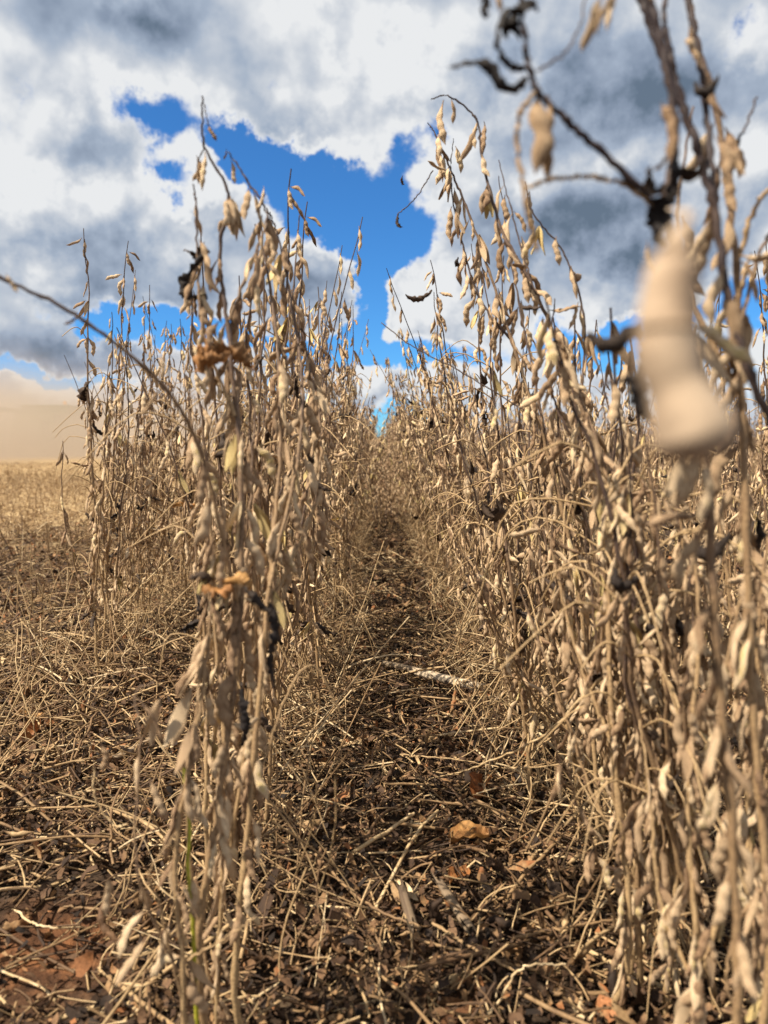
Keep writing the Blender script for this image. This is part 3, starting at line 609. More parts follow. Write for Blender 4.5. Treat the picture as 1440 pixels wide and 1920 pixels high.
strap(lp, w3([(392, 470, .63), (360, 500, .63), (345, 530, .63), (355, 562, .63), (388, 556, .63)]), .011, .02, seed=3)
strap(lp, w3([(345, 470, .63), (365, 478, .63), (385, 455, .63)]), .006, .3, seed=5)
strap(lp, w3([(375, 700, .61), (390, 660, .61), (420, 640, .61), (455, 660, .61), (480, 690, .61)]), .020, .78, seed=6)
strap(lp, w3([(372, 650, .60), (395, 672, .60), (432, 662, .60)]), .012, .95, seed=7)
strap(lp, w3([(380, 1098, .585), (410, 1120, .58), (436, 1100, .58)]), .014, .7, M_ORANGE, name='orange_leaf', seed=8)
strap(lp, w3([(420, 1090, .59), (455, 1085, .58), (468, 1108, .58)]), .010, 1.0, M_ORANGE, name='orange_leaf', seed=18)
strap(lp, w3([(505, 1130, .61), (515, 1180, .61), (500, 1230, .61), (512, 1290, .61)]), .010, .05, seed=9)
strap(lp, w3([(452, 1290, .60), (462, 1340, .60), (452, 1400, .60)]), .010, .02, seed=10)
near_plant('dry soybean plant with crowded pods standing just right of the tallest left one',
    [([foot(460, 1500, .64)] + w3([(440, 1850, .64), (470, 1500, .64), (500, 1150, .66), (525, 850, .70), (520, 650, .72), (500, 500, .74), (478, 420, .75)]), .0034, .0007, 0, 1, (.22, .97, .027, 1, 3)),
     (w3([(505, 1100, .66), (560, 850, .70), (565, 700, .73), (545, 560, .76), (520, 440, .77), (500, 390, .77)]), .0020, .0006, .2, 1, (.05, .97, .027, 1, 3)),
     (w3([(500, 1150, .66), (590, 950, .72), (600, 800, .75), (575, 660, .78), (560, 600, .79)]), .0018, .0006, .2, .9, (.1, .97, .024, 1, 3)),
     (w3([(470, 1500, .64), (540, 1300, .66), (590, 1250, .67), (640, 1340, .68)]), .0012, .0008, .3, .3, None)],
    leaves=[((590, 850, .72), (585, 900, .72), 1), ((580, 900, .72), (600, 950, .72), 4), ((560, 700, .72), (540, 760, .72), 0)], group='crowded left foreground plants')
near_plant('short dry soybean plant at the lower left with drooping pods low over the straw',
    [([foot(330, 1600, .57)] + w3([(345, 1850, .57), (330, 1600, .57), (372, 1350, .58), (395, 1150, .60), (402, 1000, .6)]), .0026, .0008, 0, .4, (.1, 1., .024, 1, 3)),
     (w3([(345, 1850, .57), (260, 1640, .55), (262, 1400, .56), (255, 1300, .57), (290, 1280, .57)]), .0010, .0007, .5, .7, (.1, .9, .07, 0, 1)),
     (w3([(340, 1870, .57), (300, 1700, .56), (280, 1640, .55), (330, 1560, .56)]), .0010, .0007, .2, .2, None),
     (w3([(350, 1800, .57), (420, 1760, .56), (480, 1720, .56)]), .0010, .0006, .2, .2, None)],
    pods=[((270, 1700, .52), (225, 1800, .51), 3), ((280, 1760, .52), (215, 1850, .5), 0), ((200, 1640, .55), (195, 1720, .55), 1), ((400, 1690, .56), (395, 1720, .55), 2), ((190, 1390, .62), (190, 1450, .62), 3)])
near_plant('cluster of thin pod-hung stems rising at the bottom edge behind the green stem',
    [([foot(420, 1600, .66)] + w3([(405, 1880, .66), (425, 1500, .66), (405, 1200, .68), (390, 950, .7), (350, 760, .72)]), .0026, .0007, 0, .6, (.1, .95, .024, 1, 4)),
     (w3([(415, 1700, .66), (460, 1400, .66), (480, 1150, .67), (470, 950, .68), (478, 760, .7)]), .0022, .0008, 0, .6, (.1, .95, .024, 1, 3)),
     (w3([(400, 1880, .66), (360, 1650, .66), (352, 1480, .66), (372, 1300, .68)]), .0016, .0008, .1, .3, (.1, .9, .04, 0, 2))])
gs = link('green_stem', None, None, tuple(float(c) for c in foot(360, 1700, .585))); tag(gs, 'thin bright yellow-green stem low in the left foreground clump', 'stem')
P = spline([np.array(foot(368, 1800, .585))] + w3([(364, 1790, .585), (361, 1720, .58), (352, 1620, .575), (356, 1560, .575), (348, 1490, .58), (346, 1440, .585)]), 40)
V, F = tubes((P - np.array(gs.location))[None], np.linspace(.0019, .0012, 40)[None], 8); link('stem', mk('stem', V, F, HR.uniform(0, 1, 320), [M_GREEN]), gs)
pod_child(gs, at(350, 1460, .58), at(326, 1520, .58), 4); pod_child(gs, at(360, 1640, .58), at(362, 1720, .575), 2)
# --- right foreground, leaning out of the top of the frame
rp = near_plant('nearest right soybean plant with a black knotted node and a bare twig arching left',
    [([foot(1385, 1500, .43)] + w3([(1385, 1850, .43), (1350, 1300, .42), (1325, 900, .40), (1290, 560, .375), (1248, 395, .36), (1268, 255, .36), (1240, 80, .36), (1195, -60, .36)]), .0026, .0019, .3, 1.35, (.15, .50, .035, 1, 3)),
     (w3([(1240, 392, .36), (1130, 285, .355), (1040, 205, .35), (1005, 165, .35), (985, 90, .35), (975, -40, .35)]), .0018, .0013, 1.2, 1.3, None),
     (w3([(1235, 395, .36), (1170, 345, .36), (1100, 332, .36), (1030, 338, .36), (985, 356, .36)]), .0012, .0009, .15, .2, None),
     (w3([(1003, 175, .35), (975, 215, .35), (972, 290, .35), (990, 400, .35), (1008, 470, .35)]), .0012, .0011, .1, .2, None),
     (w3([(1008, 132, .35), (1060, 100, .35), (1090, 40, .35), (1100, -30, .35)]), .0006, .0005, .9, .9, None),
     (w3([(1262, 640, .37), (1200, 700, .37), (1130, 722, .37)]), .0016, .0010, .95, 1, None)],
    pods=[((1002, 170, .35), (1006, 325, .345), 4), ((1020, 180, .35), (1030, 345, .355), 0), ((1246, 190, .355), (1252, 310, .345), 3), ((1258, 285, .35), (1225, 320, .35), 4),
          ((1150, -30, .35), (1140, 60, .35), 2), ((1130, -10, .35), (1092, 98, .36), 5), ((1150, -20, .33), (1118, 66, .33), 0), ((945, -40, .35), (935, 25, .35), 2),
          ((1215, 450, .36), (1222, 520, .36), 2), ((1230, 20, .36), (1215, -40, .36), 1)],
    leaves=[((1262, 300, .355), (1240, 400, .355), 3), ((1250, 340, .35), (1262, 430, .35), 5), ((1240, 360, .36), (1225, 440, .36), 4), ((1190, 600, .37), (1200, 740, .37), 3)])
strap(rp, w3([(985, 145, .35), (975, 158, .35), (945, 160, .35), (918, 128, .35), (880, 125, .35), (843, 130, .35)]), .0065, .0, seed=13, wave=.15)
strap(rp, w3([(975, 20, .35), (950, 30, .35), (940, 75, .35), (958, 120, .35), (985, 128, .35)]), .006, .0, seed=14)
strap(rp, w3([(905, -10, .35), (915, 35, .35)]), .005, .0, seed=15)
strap(rp, w3([(1000, 5, .35), (975, 45, .35), (945, 60, .35)]), .012, .05, seed=16)
strap(rp, w3([(1262, 290, .355), (1248, 350, .35), (1236, 400, .35), (1245, 460, .35)]), .013, .0, seed=17)
strap(rp, w3([(1198, 640, .30), (1190, 720, .30), (1215, 790, .30)]), .008, .0, seed=19)
# the pod almost touching the lens
P = spline(w3([(1252, 392, .30), (1290, 400, .17), (1272, 440, .142), (1262, 500, .14), (1254, 560, .14), (1250, 640, .14), (1262, 705, .14), (1284, 765, .14), (1302, 820, .14), (1314, 868, .14)]), 60)
prof = np.interp(np.linspace(0, 1, 60), [0, .14, .22, .333, .444, .555, .63, .70, .80, .89, .96, 1], [.0005, .0008, .0016, .0048, .0053, .0062, .0061, .0056, .0070, .0078, .0056, .001])
V, F = tubes((P - np.array(rp.location))[None], prof[None], 20)
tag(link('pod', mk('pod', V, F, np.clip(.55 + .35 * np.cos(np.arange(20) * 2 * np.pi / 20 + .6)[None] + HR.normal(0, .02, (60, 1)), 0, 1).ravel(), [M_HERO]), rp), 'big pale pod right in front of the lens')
near_plant('thick-stemmed soybean plant crossing the upper right corner with pods at its joints',
    [([foot(1560, 1500, .42)] + w3([(1600, 1500, .42), (1540, 1000, .41), (1440, 780, .40), (1372, 600, .40), (1340, 400, .40), (1292, 235, .40), (1235, 85, .40), (1180, -50, .40)]), .0027, .0019, .75, 1.3, (.42, .66, .05, 0, 2)),
     (w3([(1340, 380, .40), (1325, 200, .42), (1300, 60, .43), (1280, -40, .44)]), .0018, .0014, 1.1, 1.2, (.1, .9, .05, 0, 2)),
     (w3([(1290, 235, .40), (1262, 120, .40), (1245, 30, .40), (1255, -40, .4)]), .0016, .0012, .8, .9, None)],
    pods=[((1345, 250, .40), (1395, 330, .39), 0), ((1350, 260, .40), (1365, 335, .39), 2), ((1300, 60, .42), (1312, 130, .41), 3), ((1290, 40, .42), (1300, 110, .42), 1)],
    leaves=[((1300, 150, .40), (1310, 230, .40), 1)])
near_plant('upright soybean plant by the right edge whose twigs show against the grey cloud',
    [([foot(1425, 1500, .50)] + w3([(1440, 1800, .50), (1410, 1300, .49), (1395, 850, .48), (1380, 500, .47), (1350, 250, .47), (1310, 90, .47), (1290, -40, .47)]), .0032, .0012, .1, .9, (.1, .8, .026, 1, 3)),
     (w3([(1390, 750, .48), (1300, 560, .50), (1270, 400, .52), (1300, 200, .53)]), .0020, .0008, .4, .9, (.1, .8, .03, 1, 3)),
     (w3([(1385, 620, .47), (1430, 460, .48), (1480, 400, .49)]), .0016, .0010, .5, .8, (.1, .9, .03, 1, 2)),
     (w3([(1368, 345, .47), (1385, 270, .47), (1420, 182, .47)]), .0009, .0007, 1, 1, None),
     (w3([(1380, 500, .47), (1420, 380, .46), (1470, 340, .45)]), .0016, .0014, .2, .2, None)],
    leaves=[((1300, 1000, .49), (1310, 1120, .49), 1), ((1420, 960, .49), (1400, 1060, .49), 4)])
near_plant('soybean plant in the lower right corner with golden stems and pale hanging pods',
    [([foot(1330, 1500, .55)] + w3([(1310, 1850, .55), (1290, 1500, .56), (1310, 1200, .57), (1300, 1000, .58)]), .0030, .0010, 0, .3, (.1, .95, .026, 1, 3)),
     (w3([(1310, 1850, .55), (1370, 1600, .55), (1350, 1350, .56), (1390, 1100, .56)]), .0022, .0010, 0, .3, (.05, .95, .026, 1, 3)),
     (w3([(1320, 1880, .55), (1240, 1700, .57), (1220, 1500, .58), (1200, 1350, .6)]), .0018, .0008, 0, .3, (.3, .95, .026, 1, 3)),
     (w3([(1400, 1900, .50), (1365, 1860, .50), (1380, 1740, .50), (1450, 1640, .5)]), .0013, .0011, .5, .5, None)],
    pods=[((1290, 1250, .53), (1280, 1330, .53), 0), ((1350, 1180, .53), (1340, 1260, .53), 4), ((1390, 1500, .53), (1385, 1590, .53), 2), ((1330, 1730, .53), (1300, 1800, .53), 0), ((1255, 1420, .55), (1250, 1500, .54), 3), ((1340, 1350, .5), (1325, 1480, .5), 2), ((1256, 1690, .55), (1240, 1720, .55), 2), ((1240, 1740, .55), (1240, 1800, .55), 5)],
    leaves=[((1420, 1160, .5), (1380, 1260, .5), 4)])
near_plant('soybean plant at the far lower right edge, thick with pods over dark leaves',
    [([foot(1450, 1500, .60)] + w3([(1430, 1800, .60), (1450, 1500, .60), (1420, 1250, .6), (1440, 1000, .6)]), .0032, .0012, 0, .3, (.05, .95, .026, 1, 4)),
     (w3([(1430, 1850, .6), (1390, 1600, .6), (1430, 1400, .6), (1390, 1200, .62)]), .0022, .0010, 0, .3, (.05, .95, .026, 1, 3))])
for k_, (x_, z_, tx) in enumerate(((1190, .72, 1160), (1260, .68, 1215), (1215, .85, 1120), (1300, .74, 1260), (1400, .66, 1330), (1150, 1.0, 1060))):
    near_plant('%s soybean plant, dense with hanging pods, in the right foreground thicket' % ('waist-low', 'golden-stemmed', 'straight', 'pale', 'edge-most', 'rearmost')[k_],
        [([foot(x_, 1500, z_)] + w3([(x_ + 8, 1650, z_), (x_ - 12, 1350, z_), ((x_ + tx) / 2, 1100, z_), (tx, 860, z_ + .01)]), .0030, .0009, 0, .5, (.1, .98, .026, 1, 3)),
         (w3([(x_, 1600, z_), (x_ + 45, 1400, z_ - .01), (x_ + 30, 1150, z_), (tx + 60, 960, z_)]), .0020, .0008, 0, .4, (.1, .98, .026, 1, 3)),
         (w3([(x_, 1640, z_), (x_ - 50, 1450, z_), (x_ - 60, 1250, z_), (tx - 40, 1040, z_)]), .0018, .0008, 0, .4, (.1, .98, .028, 1, 3)),
         (w3([(x_, 1500, z_), (x_ + 90, 1330, z_), (x_ + 150, 1270, z_ + .03)]), .0008, .0006, 0, 0, None),
         (w3([(x_, 1560, z_), (x_ - 60, 1530, z_), (x_ - 110, 1450, z_ + .03)]), .0008, .0006, 0, 0, None)], leaves=[((tx, 1150, z_), (tx + 10, 1230, z_), k_ % 6)])
# --- right row leaning left into the gap
near_plant('long soybean plant bowed left over the furrow, tip pods hanging in the sky',
    [([foot(1175, 1500, .80)] + w3([(1190, 1650, .80), (1165, 1200, .80), (1140, 950, .81), (1075, 720, .82), (1000, 540, .82), (940, 430, .83), (905, 300, .84), (893, 225, .84), (842, 181, .84), (808, 186, .84)]), .0036, .0006, 0, 1, (.2, .84, .028, 1, 3)),
     (w3([(1090, 760, .82), (1095, 600, .80), (1060, 480, .79), (1000, 400, .78), (985, 340, .78)]), .0014, .0006, .6, 1, (.2, .95, .035, 1, 2)),
     (w3([(1000, 540, .82), (960, 400, .83), (935, 300, .84)]), .0012, .0005, .7, 1, (.1, .95, .03, 1, 2)),
     (w3([(1120, 880, .81), (1060, 800, .80), (1030, 700, .8), (1040, 560, .8)]), .0016, .0007, .5, .9, (.1, .9, .03, 1, 3))],
    pods=[((828, 188, .84), (836, 270, .84), 1), ((846, 184, .84), (851, 232, .84), 2), ((893, 222, .84), (893, 278, .84), 3), ((905, 228, .84), (906, 290, .84), 0), ((1030, 580, .8), (1090, 575, .79), 3)],
    leaves=[((980, 560, .8), (960, 620, .8), 2)])
near_plant('leaning soybean plant left of the bowed one with small black curled leaves on threads',
    [([foot(1110, 1500, .92)] + w3([(1120, 1500, .92), (1090, 1150, .92), (1040, 900, .92), (960, 640, .93), (890, 430, .95), (850, 330, .95), (815, 250, .95), (802, 230, .95)]), .0034, .0006, 0, 1, (.2, .99, .027, 1, 3)),
     (w3([(960, 640, .93), (900, 560, .95), (860, 430, .95), (845, 330, .95), (850, 260, .95)]), .0016, .0006, .6, 1, (.1, .97, .026, 1, 3)),
     (w3([(1040, 900, .92), (1000, 700, .93), (960, 500, .95), (935, 330, .96)]), .0018, .0006, .5, 1, (.1, .97, .028, 1, 3)),
     (w3([(812, 320, .95), (780, 370, .95), (745, 402, .95)]), .0008, .0007, 1, 1, None),
     (w3([(1000, 780, .92), (870, 700, .93), (775, 650, .94), (715, 605, .95)]), .0009, .0006, .7, .7, None)],
    leaves=[((748, 398, .95), (728, 436, .95), 0), ((755, 328, .95), (745, 360, .95), 2), ((812, 540, .95), (775, 600, .95), 0), ((860, 480, .95), (840, 510, .95), 1), ((930, 930, .9), (960, 1020, .9), 1), ((1020, 1080, .86), (1050, 1170, .86), 4), ((880, 860, 1.0), (900, 950, 1.0), 2)])
near_plant('soybean plant with two pale pods spread wide over the right furrow edge',
    [([foot(1160, 1500, .68)] + w3([(1180, 1750, .68), (1150, 1400, .68), (1140, 1150, .69), (1145, 950, .70), (1110, 800, .72), (1060, 690, .74), (1020, 620, .75)]), .0034, .0008, 0, .8, (.1, .97, .026, 1, 3)),
     (w3([(1145, 1050, .70), (1200, 950, .68), (1290, 960, .66)]), .0010, .0008, .1, .1, None),
     (w3([(1150, 1400, .68), (1090, 1250, .7), (1050, 1100, .72), (1020, 950, .74)]), .0020, .0008, .1, .5, (.1, .97, .026, 1, 3))],
    pods=[((1178, 910, .60), (1140, 1000, .60), 0), ((1185, 950, .60), (1205, 1035, .60), 3), ((1050, 690, .72), (1012, 755, .72), 0), ((1050, 700, .72), (1105, 735, .72), 3), ((1250, 1100, .6), (1240, 1180, .6), 0), ((1080, 1370, .68), (1070, 1430, .68), 0)])
# --- loose stalks and things lying on the ground
def stalk(label, pts, r0, r1, t, m=M_STRAW, group=None, name='fallen_stalk', cat='stalk'):
    n = 10 * len(pts); P = spline(pts, n); P[1:-1] += HR.normal(0, .0006, (n - 2, 3)); o_ = P[0].copy(); o_[2] = min(P[:, 2])
    V, F = tubes((P - o_)[None], np.linspace(r0, r1, n)[None] * HR.uniform(.9, 1.1, n), 7)
    return tag(link(name, mk(name, V, F, np.full(len(V), t), [m]), None, tuple(o_)), label, cat, group)
stalk('pale bent stalk rising rightward across the foot of the right row', [gnd(800, 1462, .01)] + w3([(880, 1442, .98), (1010, 1385, .86), (1090, 1310, .78), (1145, 1255, .72)]), .0009, .0018, .85)
stalk('long straight straw reaching right from the middle of the furrow', [gnd(750, 1415, .03), gnd(860, 1425, .03), gnd(980, 1450, .02), gnd(1060, 1490, .01)], .0012, .0008, .8)
stalk('straight yellow straw lying crosswise low in the furrow', [gnd(575, 1598, .01), gnd(700, 1600, .012), gnd(850, 1592, .01)], .0014, .0012, .9)
stalk('grey twig slanting up through the pods of the right row', w3([(860, 920, 1.1), (960, 878, 1.05), (1080, 830, .98), (1190, 795, .9)]), .0011, .0016, .5)
stalk('curved pale petiole arching over the straw at the lower left', [gnd(20, 1700, .02), gnd(60, 1730, .03), gnd(110, 1740, .03), gnd(180, 1738, .01)], .0014, .0010, .95)
stalk('thin bow of pale petiole hanging left of the green stem', w3([(175, 1440, .72), (180, 1500, .72), (215, 1548, .72), (240, 1545, .7)]), .0010, .0008, .85)
stalk('long pale petiole crossing the harvested strip toward the outer left row', [gnd(90, 1146, .03), gnd(130, 1143, .04)] + w3([(180, 1135, 2.3), (208, 1128, 2.1)]), .0016, .0013, .8)
stalk('yellow straw bent upward in the lower right of the furrow', [gnd(1500 - 590, 1910, .01)] + w3([(940, 1870, .70), (978, 1815, .70), (1060, 1808, .72)]), .0014, .0010, .95)
for lab, a in (('weathered stalk lying flat left of the two maize stubs at the furrow mouth', [(590, 1600), (680, 1690), (790, 1740)]), ('short weathered stalk pointing right just below the maize stubs', [(810, 1730), (880, 1775), (965, 1820)]),
               ('weathered stalk flat on the left straw touching the frame edge', [(0, 1600), (60, 1590), (160, 1560)]), ('weathered stalk slanting away just left of the foreground clump', [(300, 1650), (210, 1700), (120, 1700)]), ('weathered stalk lying level at the foot of the right thicket', [(960, 1760), (1050, 1740), (1150, 1725)])):
    stalk(lab, [gnd(x, y, .02) for x, y in a], .0018, .0014, HR.uniform(.45, .8), group='flat foreground stalks')
def ribbed(label, p0, p1, rad, name='corn_stalk', tint=.85):
    """old maize stalk: fluted pale cylinder with joint rings and a frayed end"""
    p0, p1 = np.array(p0), np.array(p1); n, k = 26, 18; t = np.linspace(0, 1, n); T = unit(p1 - p0); U = unit(np.cross(T, [0, 0, 1.])); W = np.cross(T, U)
    a = np.arange(k) * 2 * np.pi / k; r = rad * (1 + .14 * np.exp(-((t - .28) / .025) ** 2) + .14 * np.exp(-((t - .8) / .025) ** 2)) * np.linspace(.85, 1, n)
    rr_ = r[:, None] * (1 + .06 * np.cos(a * 9)[None] + HR.normal(0, .03, (n, k))); fray = HR.uniform(-.02, .02, k)
    pos = p0 + (p1 - p0) * t[:, None]; pos = pos[:, None] + T * (fray * ((t < .02) | (t > .98))[:, None])[..., None]
    V = pos + U * (rr_ * np.cos(a))[..., None] + W * (rr_ * .72 * np.sin(a))[..., None]; V = V.reshape(-1, 3)
    i = np.arange(n - 1)[:, None] * k; j = np.arange(k)[None]; jn = (j + 1) % k; F = [np.stack([i + j, i + jn, i + k + jn, i + k + j], -1).reshape(-1, 4)]
    V = np.vstack([V, p0 + T * .004, p1 - T * .004]); q = np.arange(k)
    F.append(np.stack([np.full(k, n * k), (q + 1) % k, q], -1)); F.append(np.stack([np.full(k, n * k + 1), (n - 1) * k + q, (n - 1) * k + (q + 1) % k], -1))
    T_ = np.concatenate([(tint + HR.normal(0, .1, k))[None].repeat(n, 0).ravel(), [.2, .2]])
    o_ = np.array([p0[0], p0[1], 0.]); return tag(link(name, mk(name, V - o_, F, T_, [M_STALK]), None, tuple(o_)), label, 'stalk')
ribbed('bleached thick maize stalk lying across the middle of the furrow', gnd(775, 1258, .03), gnd(900, 1290, .03), .014, tint=.8)
ribbed('dark weathered stalk end lying just left of the bleached one', gnd(718, 1243, .015), gnd(785, 1258, .02), .010, tint=.35)
ribbed('grey split stalk piece pointing away in the shaded foreground', gnd(822, 1650, .02), gnd(880, 1740, .015), .006, tint=.15)
ribbed('pale brown stalk piece half buried left of the grey split one', gnd(752, 1660, .015), gnd(775, 1740, .01), .006, tint=.1)
ribbed('brown stalk lying in the straw left of the foreground clump', gnd(180, 1440, .02), gnd(290, 1385, .03), .008, tint=.3)
ribbed('cream broken stalk flat in the left straw by the frame edge', gnd(0, 1540, .01), gnd(48, 1500, .012), .006, tint=.6)
def leaf_on_ground(label, px, py, s, seed, m=M_ORANGE, tint=.5, rz=0.0, name='fallen_leaf', z=.02, up=0.35):
    rg = np.random.default_rng(seed); n = 9; u, v = np.meshgrid(np.linspace(-1, 1, n), np.linspace(-1, 1, n)); w_ = np.sqrt(np.clip(1 - u ** 2, .02, 1)) * (.62 + .12 * np.sin(u * 7 + seed))
    X = u * s; Y = v * w_ * s; Z = up * s * (v ** 2 + .4 * np.sin(u * 3 + seed)) + rg.normal(0, .06 * s, u.shape)
    V = np.stack([X * math.cos(rz) - Y * math.sin(rz), X * math.sin(rz) + Y * math.cos(rz), Z - Z.min()], -1).reshape(-1, 3)
    i = np.arange(n - 1)[:, None] * n; j = np.arange(n - 1)[None]; p = gnd(px, py, z)
    return tag(link(name, mk(name, V, np.stack([i + j, i + j + 1, i + n + j + 1, i + n + j], -1).reshape(-1, 4), np.full(n * n, tint) + rg.normal(0, .12, n * n), [m]), None, (p[0], p[1], .008)), label, 'leaf')
leaf_on_ground('curled orange-brown dead leaf standing in the litter right of the furrow middle', 900, 1478, .026, 1, rz=1.2, up=.7)
leaf_on_ground('flat tan maize leaf fragment below the curled orange leaf', 880, 1562, .03, 2, tint=.9, rz=.3)
leaf_on_ground('small orange leaf scrap beside the grey split stalk', 860, 1630, .018, 3, tint=.6, rz=.8)
leaf_on_ground('yellowish folded leaf on the straw at the left edge', 55, 1342, .028, 4, tint=1.0, rz=.2)
leaf_on_ground('dull orange leaf scrap right of the yellowish folded leaf', 98, 1352, .022, 5, tint=.6, rz=2.0)
leaf_on_ground('narrow rusty leaf curling upright under the yellowish folded leaf', 58, 1380, .024, 6, tint=.5, rz=1.4, up=.9)
leaf_on_ground('pale chip of husk on the straw in the left middle ground', 55, 1252, .022, 7, tint=1.2, rz=.4)
leaf_on_ground('reddish leaf scrap in the furrow straw above the maize stalk', 672, 1212, .022, 8, tint=.3, rz=.4)
leaf_on_ground('orange leaf caught among the stems of the outer left row', 345, 955, .03, 9, tint=.8, rz=.4, z=.4).location = tuple(at(345, 955, 2.0))
# ------------------------------------------------------------------ beyond: combine in its dust, far trees
def simple(name, rough=.5, metal=0.0, col=(.5, .5, .5), emit=None):
    m, g, b = mat(name); co = g.n('ShaderNodeTexCoord').outputs['Object']
    g.put(b.inputs['Base Color'], g.mix(g.m('MULTIPLY', g.noise(co, 3.0, 5, .6), .6), col, (.30, .23, .15))); b.inputs['Roughness'].default_value = rough; b.inputs['Metallic'].default_value = metal
    return m
M_RED = simple('dusty_green_paint', col=(.10, .16, .07)); M_BLK = simple('rubber', col=(.03, .03, .03), rough=.9); M_GLS = simple('cab_glass', col=(.05, .07, .08), rough=.1); M_AMB = simple('amber_lens', col=(.9, .35, .03)); M_YEL = simple('rim_paint', col=(.7, .5, .06))
import bmesh
def boxes(name, parts, m, parent, bev=.04):
    bm = bmesh.new()
    for (x0, x1, y0, y1, z0, z1, *tp) in parts:
        t = tp[0] if tp else 0.0
        v = [bm.verts.new(p) for p in ((x0, y0, z0), (x1, y0, z0), (x1, y1, z0), (x0, y1, z0), (x0 + t, y0 + t, z1), (x1 - t, y0 + t, z1), (x1 - t, y1 - t, z1), (x0 + t, y1 - t, z1))]
        for f in ((0, 3, 2, 1), (4, 5, 6, 7), (0, 1, 5, 4), (1, 2, 6, 5), (2, 3, 7, 6), (3, 0, 4, 7)): bm.faces.new([v[i] for i in f])
    bmesh.ops.bevel(bm, geom=bm.edges[:], offset=bev, segments=2, affect='EDGES')
    me = bpy.data.meshes.new(name); bm.to_mesh(me); bm.free(); me.materials.append(m); return link(name, me, parent)
def wheel(parent, x, y, r, w_):
    k = 40; prof = [(.45 * r, -.5 * w_), (.9 * r, -.5 * w_), (r, -.36 * w_), (r, .36 * w_), (.9 * r, .5 * w_), (.45 * r, .5 * w_)]; a = np.arange(k) * 2 * np.pi / k
    lug = 1 + .035 * (np.arange(k) % 2)
    V = np.array([[px_, q * math.cos(t) * (l if q > .95 * r else 1), q * math.sin(t) * (l if q > .95 * r else 1)] for t, l in zip(a, lug) for q, px_ in prof]); n = len(prof)
    F = np.array([[i * n + j, i * n + (j + 1) % n, ((i + 1) % k) * n + (j + 1) % n, ((i + 1) % k) * n + j] for i in range(k) for j in range(n)])
    wh = link('wheel', mk('tyre', V, F, None, [M_BLK], smooth=False), parent, (x, y, r))
    bm = bmesh.new(); bmesh.ops.create_cone(bm, cap_ends=True, segments=24, radius1=.46 * r, radius2=.40 * r, depth=.7 * w_, matrix=Matrix.Rotation(math.pi / 2, 4, 'Y'))
    me = bpy.data.meshes.new('rim'); bm.to_mesh(me); bm.free(); me.materials.append(M_YEL); link('rim', me, wh)
CX = (108 - 712) / FPX * 50
cb = link('combine_harvester', None, None, (CX, 50, 0)); cb.rotation_euler.z = R(0); tag(cb, 'combine harvester seen from behind, nearly lost in its own dust', 'harvester')
boxes('body', [(-1.35, 1.35, -3.0, 2.6, 1.0, 2.75, .08), (-1.1, 1.1, -4.0, -3.0, 1.1, 2.3, .15)], M_RED, cb)
boxes('grain_tank', [(-1.55, 1.55, -1.2, 1.9, 2.80, 3.42, -.12)], M_RED, cb); boxes('cab', [(-.95, .95, 2.65, 4.2, 1.5, 3.25, .1)], M_GLS, cb); boxes('cab_roof', [(-1.05, 1.05, 2.6, 4.35, 3.27, 3.45, .03)], M_RED, cb)
boxes('chopper', [(-.9, .9, -4.5, -4.05, .7, 1.5, .05)], M_BLK, cb); boxes('header', [(-4.2, 4.2, 5.4, 6.4, .2, 1.1, .05)], M_RED, cb); boxes('feeder_house', [(-.7, .7, 4.25, 5.35, .5, 1.5, .03)], M_RED, cb)
boxes('unloading_auger', [(-1.95, -1.65, -4.4, 1.4, 2.85, 3.15, .02)], M_RED, cb); boxes('beacon', [(1.2, 1.42, -1.3, -1.1, 3.45, 3.68, .03)], M_AMB, cb, .02); boxes('ladder', [(1.0, 1.06, -4.1, -4.04, .9, 2.4), (1.4, 1.46, -4.1, -4.04, .9, 2.4)] + [(1.07, 1.39, -4.1, -4.05, z, z + .05) for z in (1.0, 1.35, 1.7, 2.05)], M_BLK, cb, .008)
for x in (-1.55, 1.55): wheel(cb, x, 2.4, .95, .7); wheel(cb, x * .85, -2.2, .62, .45)
# dust: an uneven cloud of fine soil and chaff
me = bpy.data.meshes.new('dust_cloud'); bm = bmesh.new(); bmesh.ops.create_cube(bm, size=2.0); bm.to_mesh(me); bm.free()
dc = link('dust_cloud', me, None, (-43, 40, 4.6)); dc.scale = (38, 24, 4.55); tag(dc, 'tan dust cloud drifting behind the combine over the harvested field', 'dust', kind='stuff')
md = bpy.data.materials.new('dust'); md.use_nodes = True; nt = md.node_tree; nt.nodes.clear(); g = G(nt); o_ = g.n('ShaderNodeOutputMaterial'); pv = g.n('ShaderNodeVolumePrincipled')
pv.inputs['Color'].default_value = (.60, .51, .42, 1); pv.inputs['Anisotropy'].default_value = 0.1
co = g.n('ShaderNodeTexCoord').outputs['Object']; s_ = g.n('ShaderNodeSeparateXYZ'); g.put(s_.inputs[0], co)
geo = g.n('ShaderNodeNewGeometry').outputs['Position']; nz = g.noise(geo, .13, 4, .6)
wz = g.m('ADD', s_.outputs[2], g.m('MULTIPLY', g.m('SUBTRACT', nz, .5), 1.7))
dens = g.m('MULTIPLY', g.sm(wz, .15, -.95), g.sm(g.m('ADD', s_.outputs[0], g.m('MULTIPLY', g.m('SUBTRACT', nz, .5), .5)), .97, .62))
dens = g.m('MULTIPLY', dens, g.sm(g.m('ABSOLUTE', s_.outputs[1]), 1.0, .75)); dens = g.m('MULTIPLY', dens, g.sm(s_.outputs[0], -1.0, -.7))
g.put(pv.inputs['Density'], g.m('MULTIPLY', dens, .20)); nt.links.new(pv.outputs[0], o_.inputs['Volume']); me.materials.append(md)
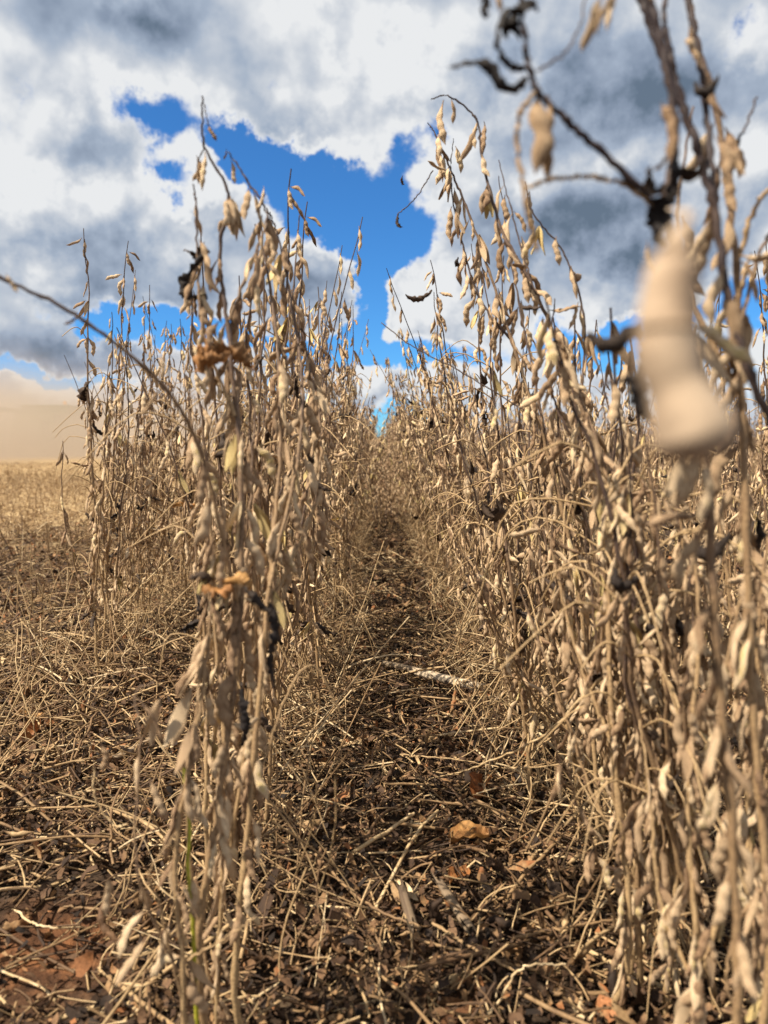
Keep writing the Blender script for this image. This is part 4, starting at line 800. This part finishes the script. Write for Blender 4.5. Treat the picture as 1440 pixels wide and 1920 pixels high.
# trees on the horizon
M_BARK = simple('bark', col=(.08, .055, .04), rough=.9); M_CROWN = tinted('tree_leaves', [(0.0, (.02, .035, .014)), (.5, (.04, .065, .022)), (1.0, (.07, .10, .035))], rough=.6, nscale=3, namt=.3, rnd=0.2, bump=0, transl=.15)
def tree(label, x, y, h, wd, seed, group=None):
    rg = np.random.default_rng(seed); root = link('tree', None, None, (x, y, 0)); tag(root, label, 'tree', group)
    b = Bag(); P = [spline([[0, 0, 0], [.1, 0, h * .2], [.0, .1, h * .45], [.2, 0, h * .8]], 8)]; rr_ = [np.linspace(h * .04, h * .008, 8)]
    cl = []
    for i in range(12):
        a = rg.uniform(0, 6.28); q = rg.uniform(.2, 1); c = np.array([math.cos(a) * wd * .5 * q, math.sin(a) * wd * .5 * q, h * rg.uniform(.42, .92 - .28 * q * q)]); cl.append(c)
        P.append(spline([[0, 0, h * rg.uniform(.15, .4)], c * [.5, .5, .8], c], 8)); rr_.append(np.linspace(h * .014, h * .004, 8))
    V, F = tubes(np.array(P), np.array(rr_), 6); b.add(V, F, .5); link('trunk', b.mesh('trunk', [M_BARK]), root)
    n = 5200; ci = rg.integers(0, len(cl), n); c = np.array(cl)[ci]; d = rg.normal(0, 1, (n, 3)); d = unit(d) * (rg.random((n, 1)) ** .45) * [wd * .19, wd * .19, h * .14] * rg.uniform(.7, 1.2, (len(cl), 1))[ci]
    ctr = c + d; s = h * .017; u = unit(rg.normal(0, 1, (n, 3))) * s; v = unit(np.cross(u, rg.normal(0, 1, (n, 3)))) * s * .6
    V = np.stack([ctr - u, ctr - v, ctr + u, ctr + v], 1).reshape(-1, 3); link('crown', mk('crown', V, np.arange(n * 4).reshape(-1, 4), np.repeat(rg.uniform(0, 1, n), 4), [M_CROWN], smooth=False), root)
tree('dark round-crowned tree on the horizon just left of the end of the furrow', -5.2, 150, 5.8, 7.5, 1)
tree('lower dark tree on the horizon behind the left rows', -14, 165, 5.0, 7, 2)
tree('faint far tree on the horizon right at the end of the furrow', 1.0, 330, 6.5, 9, 3)
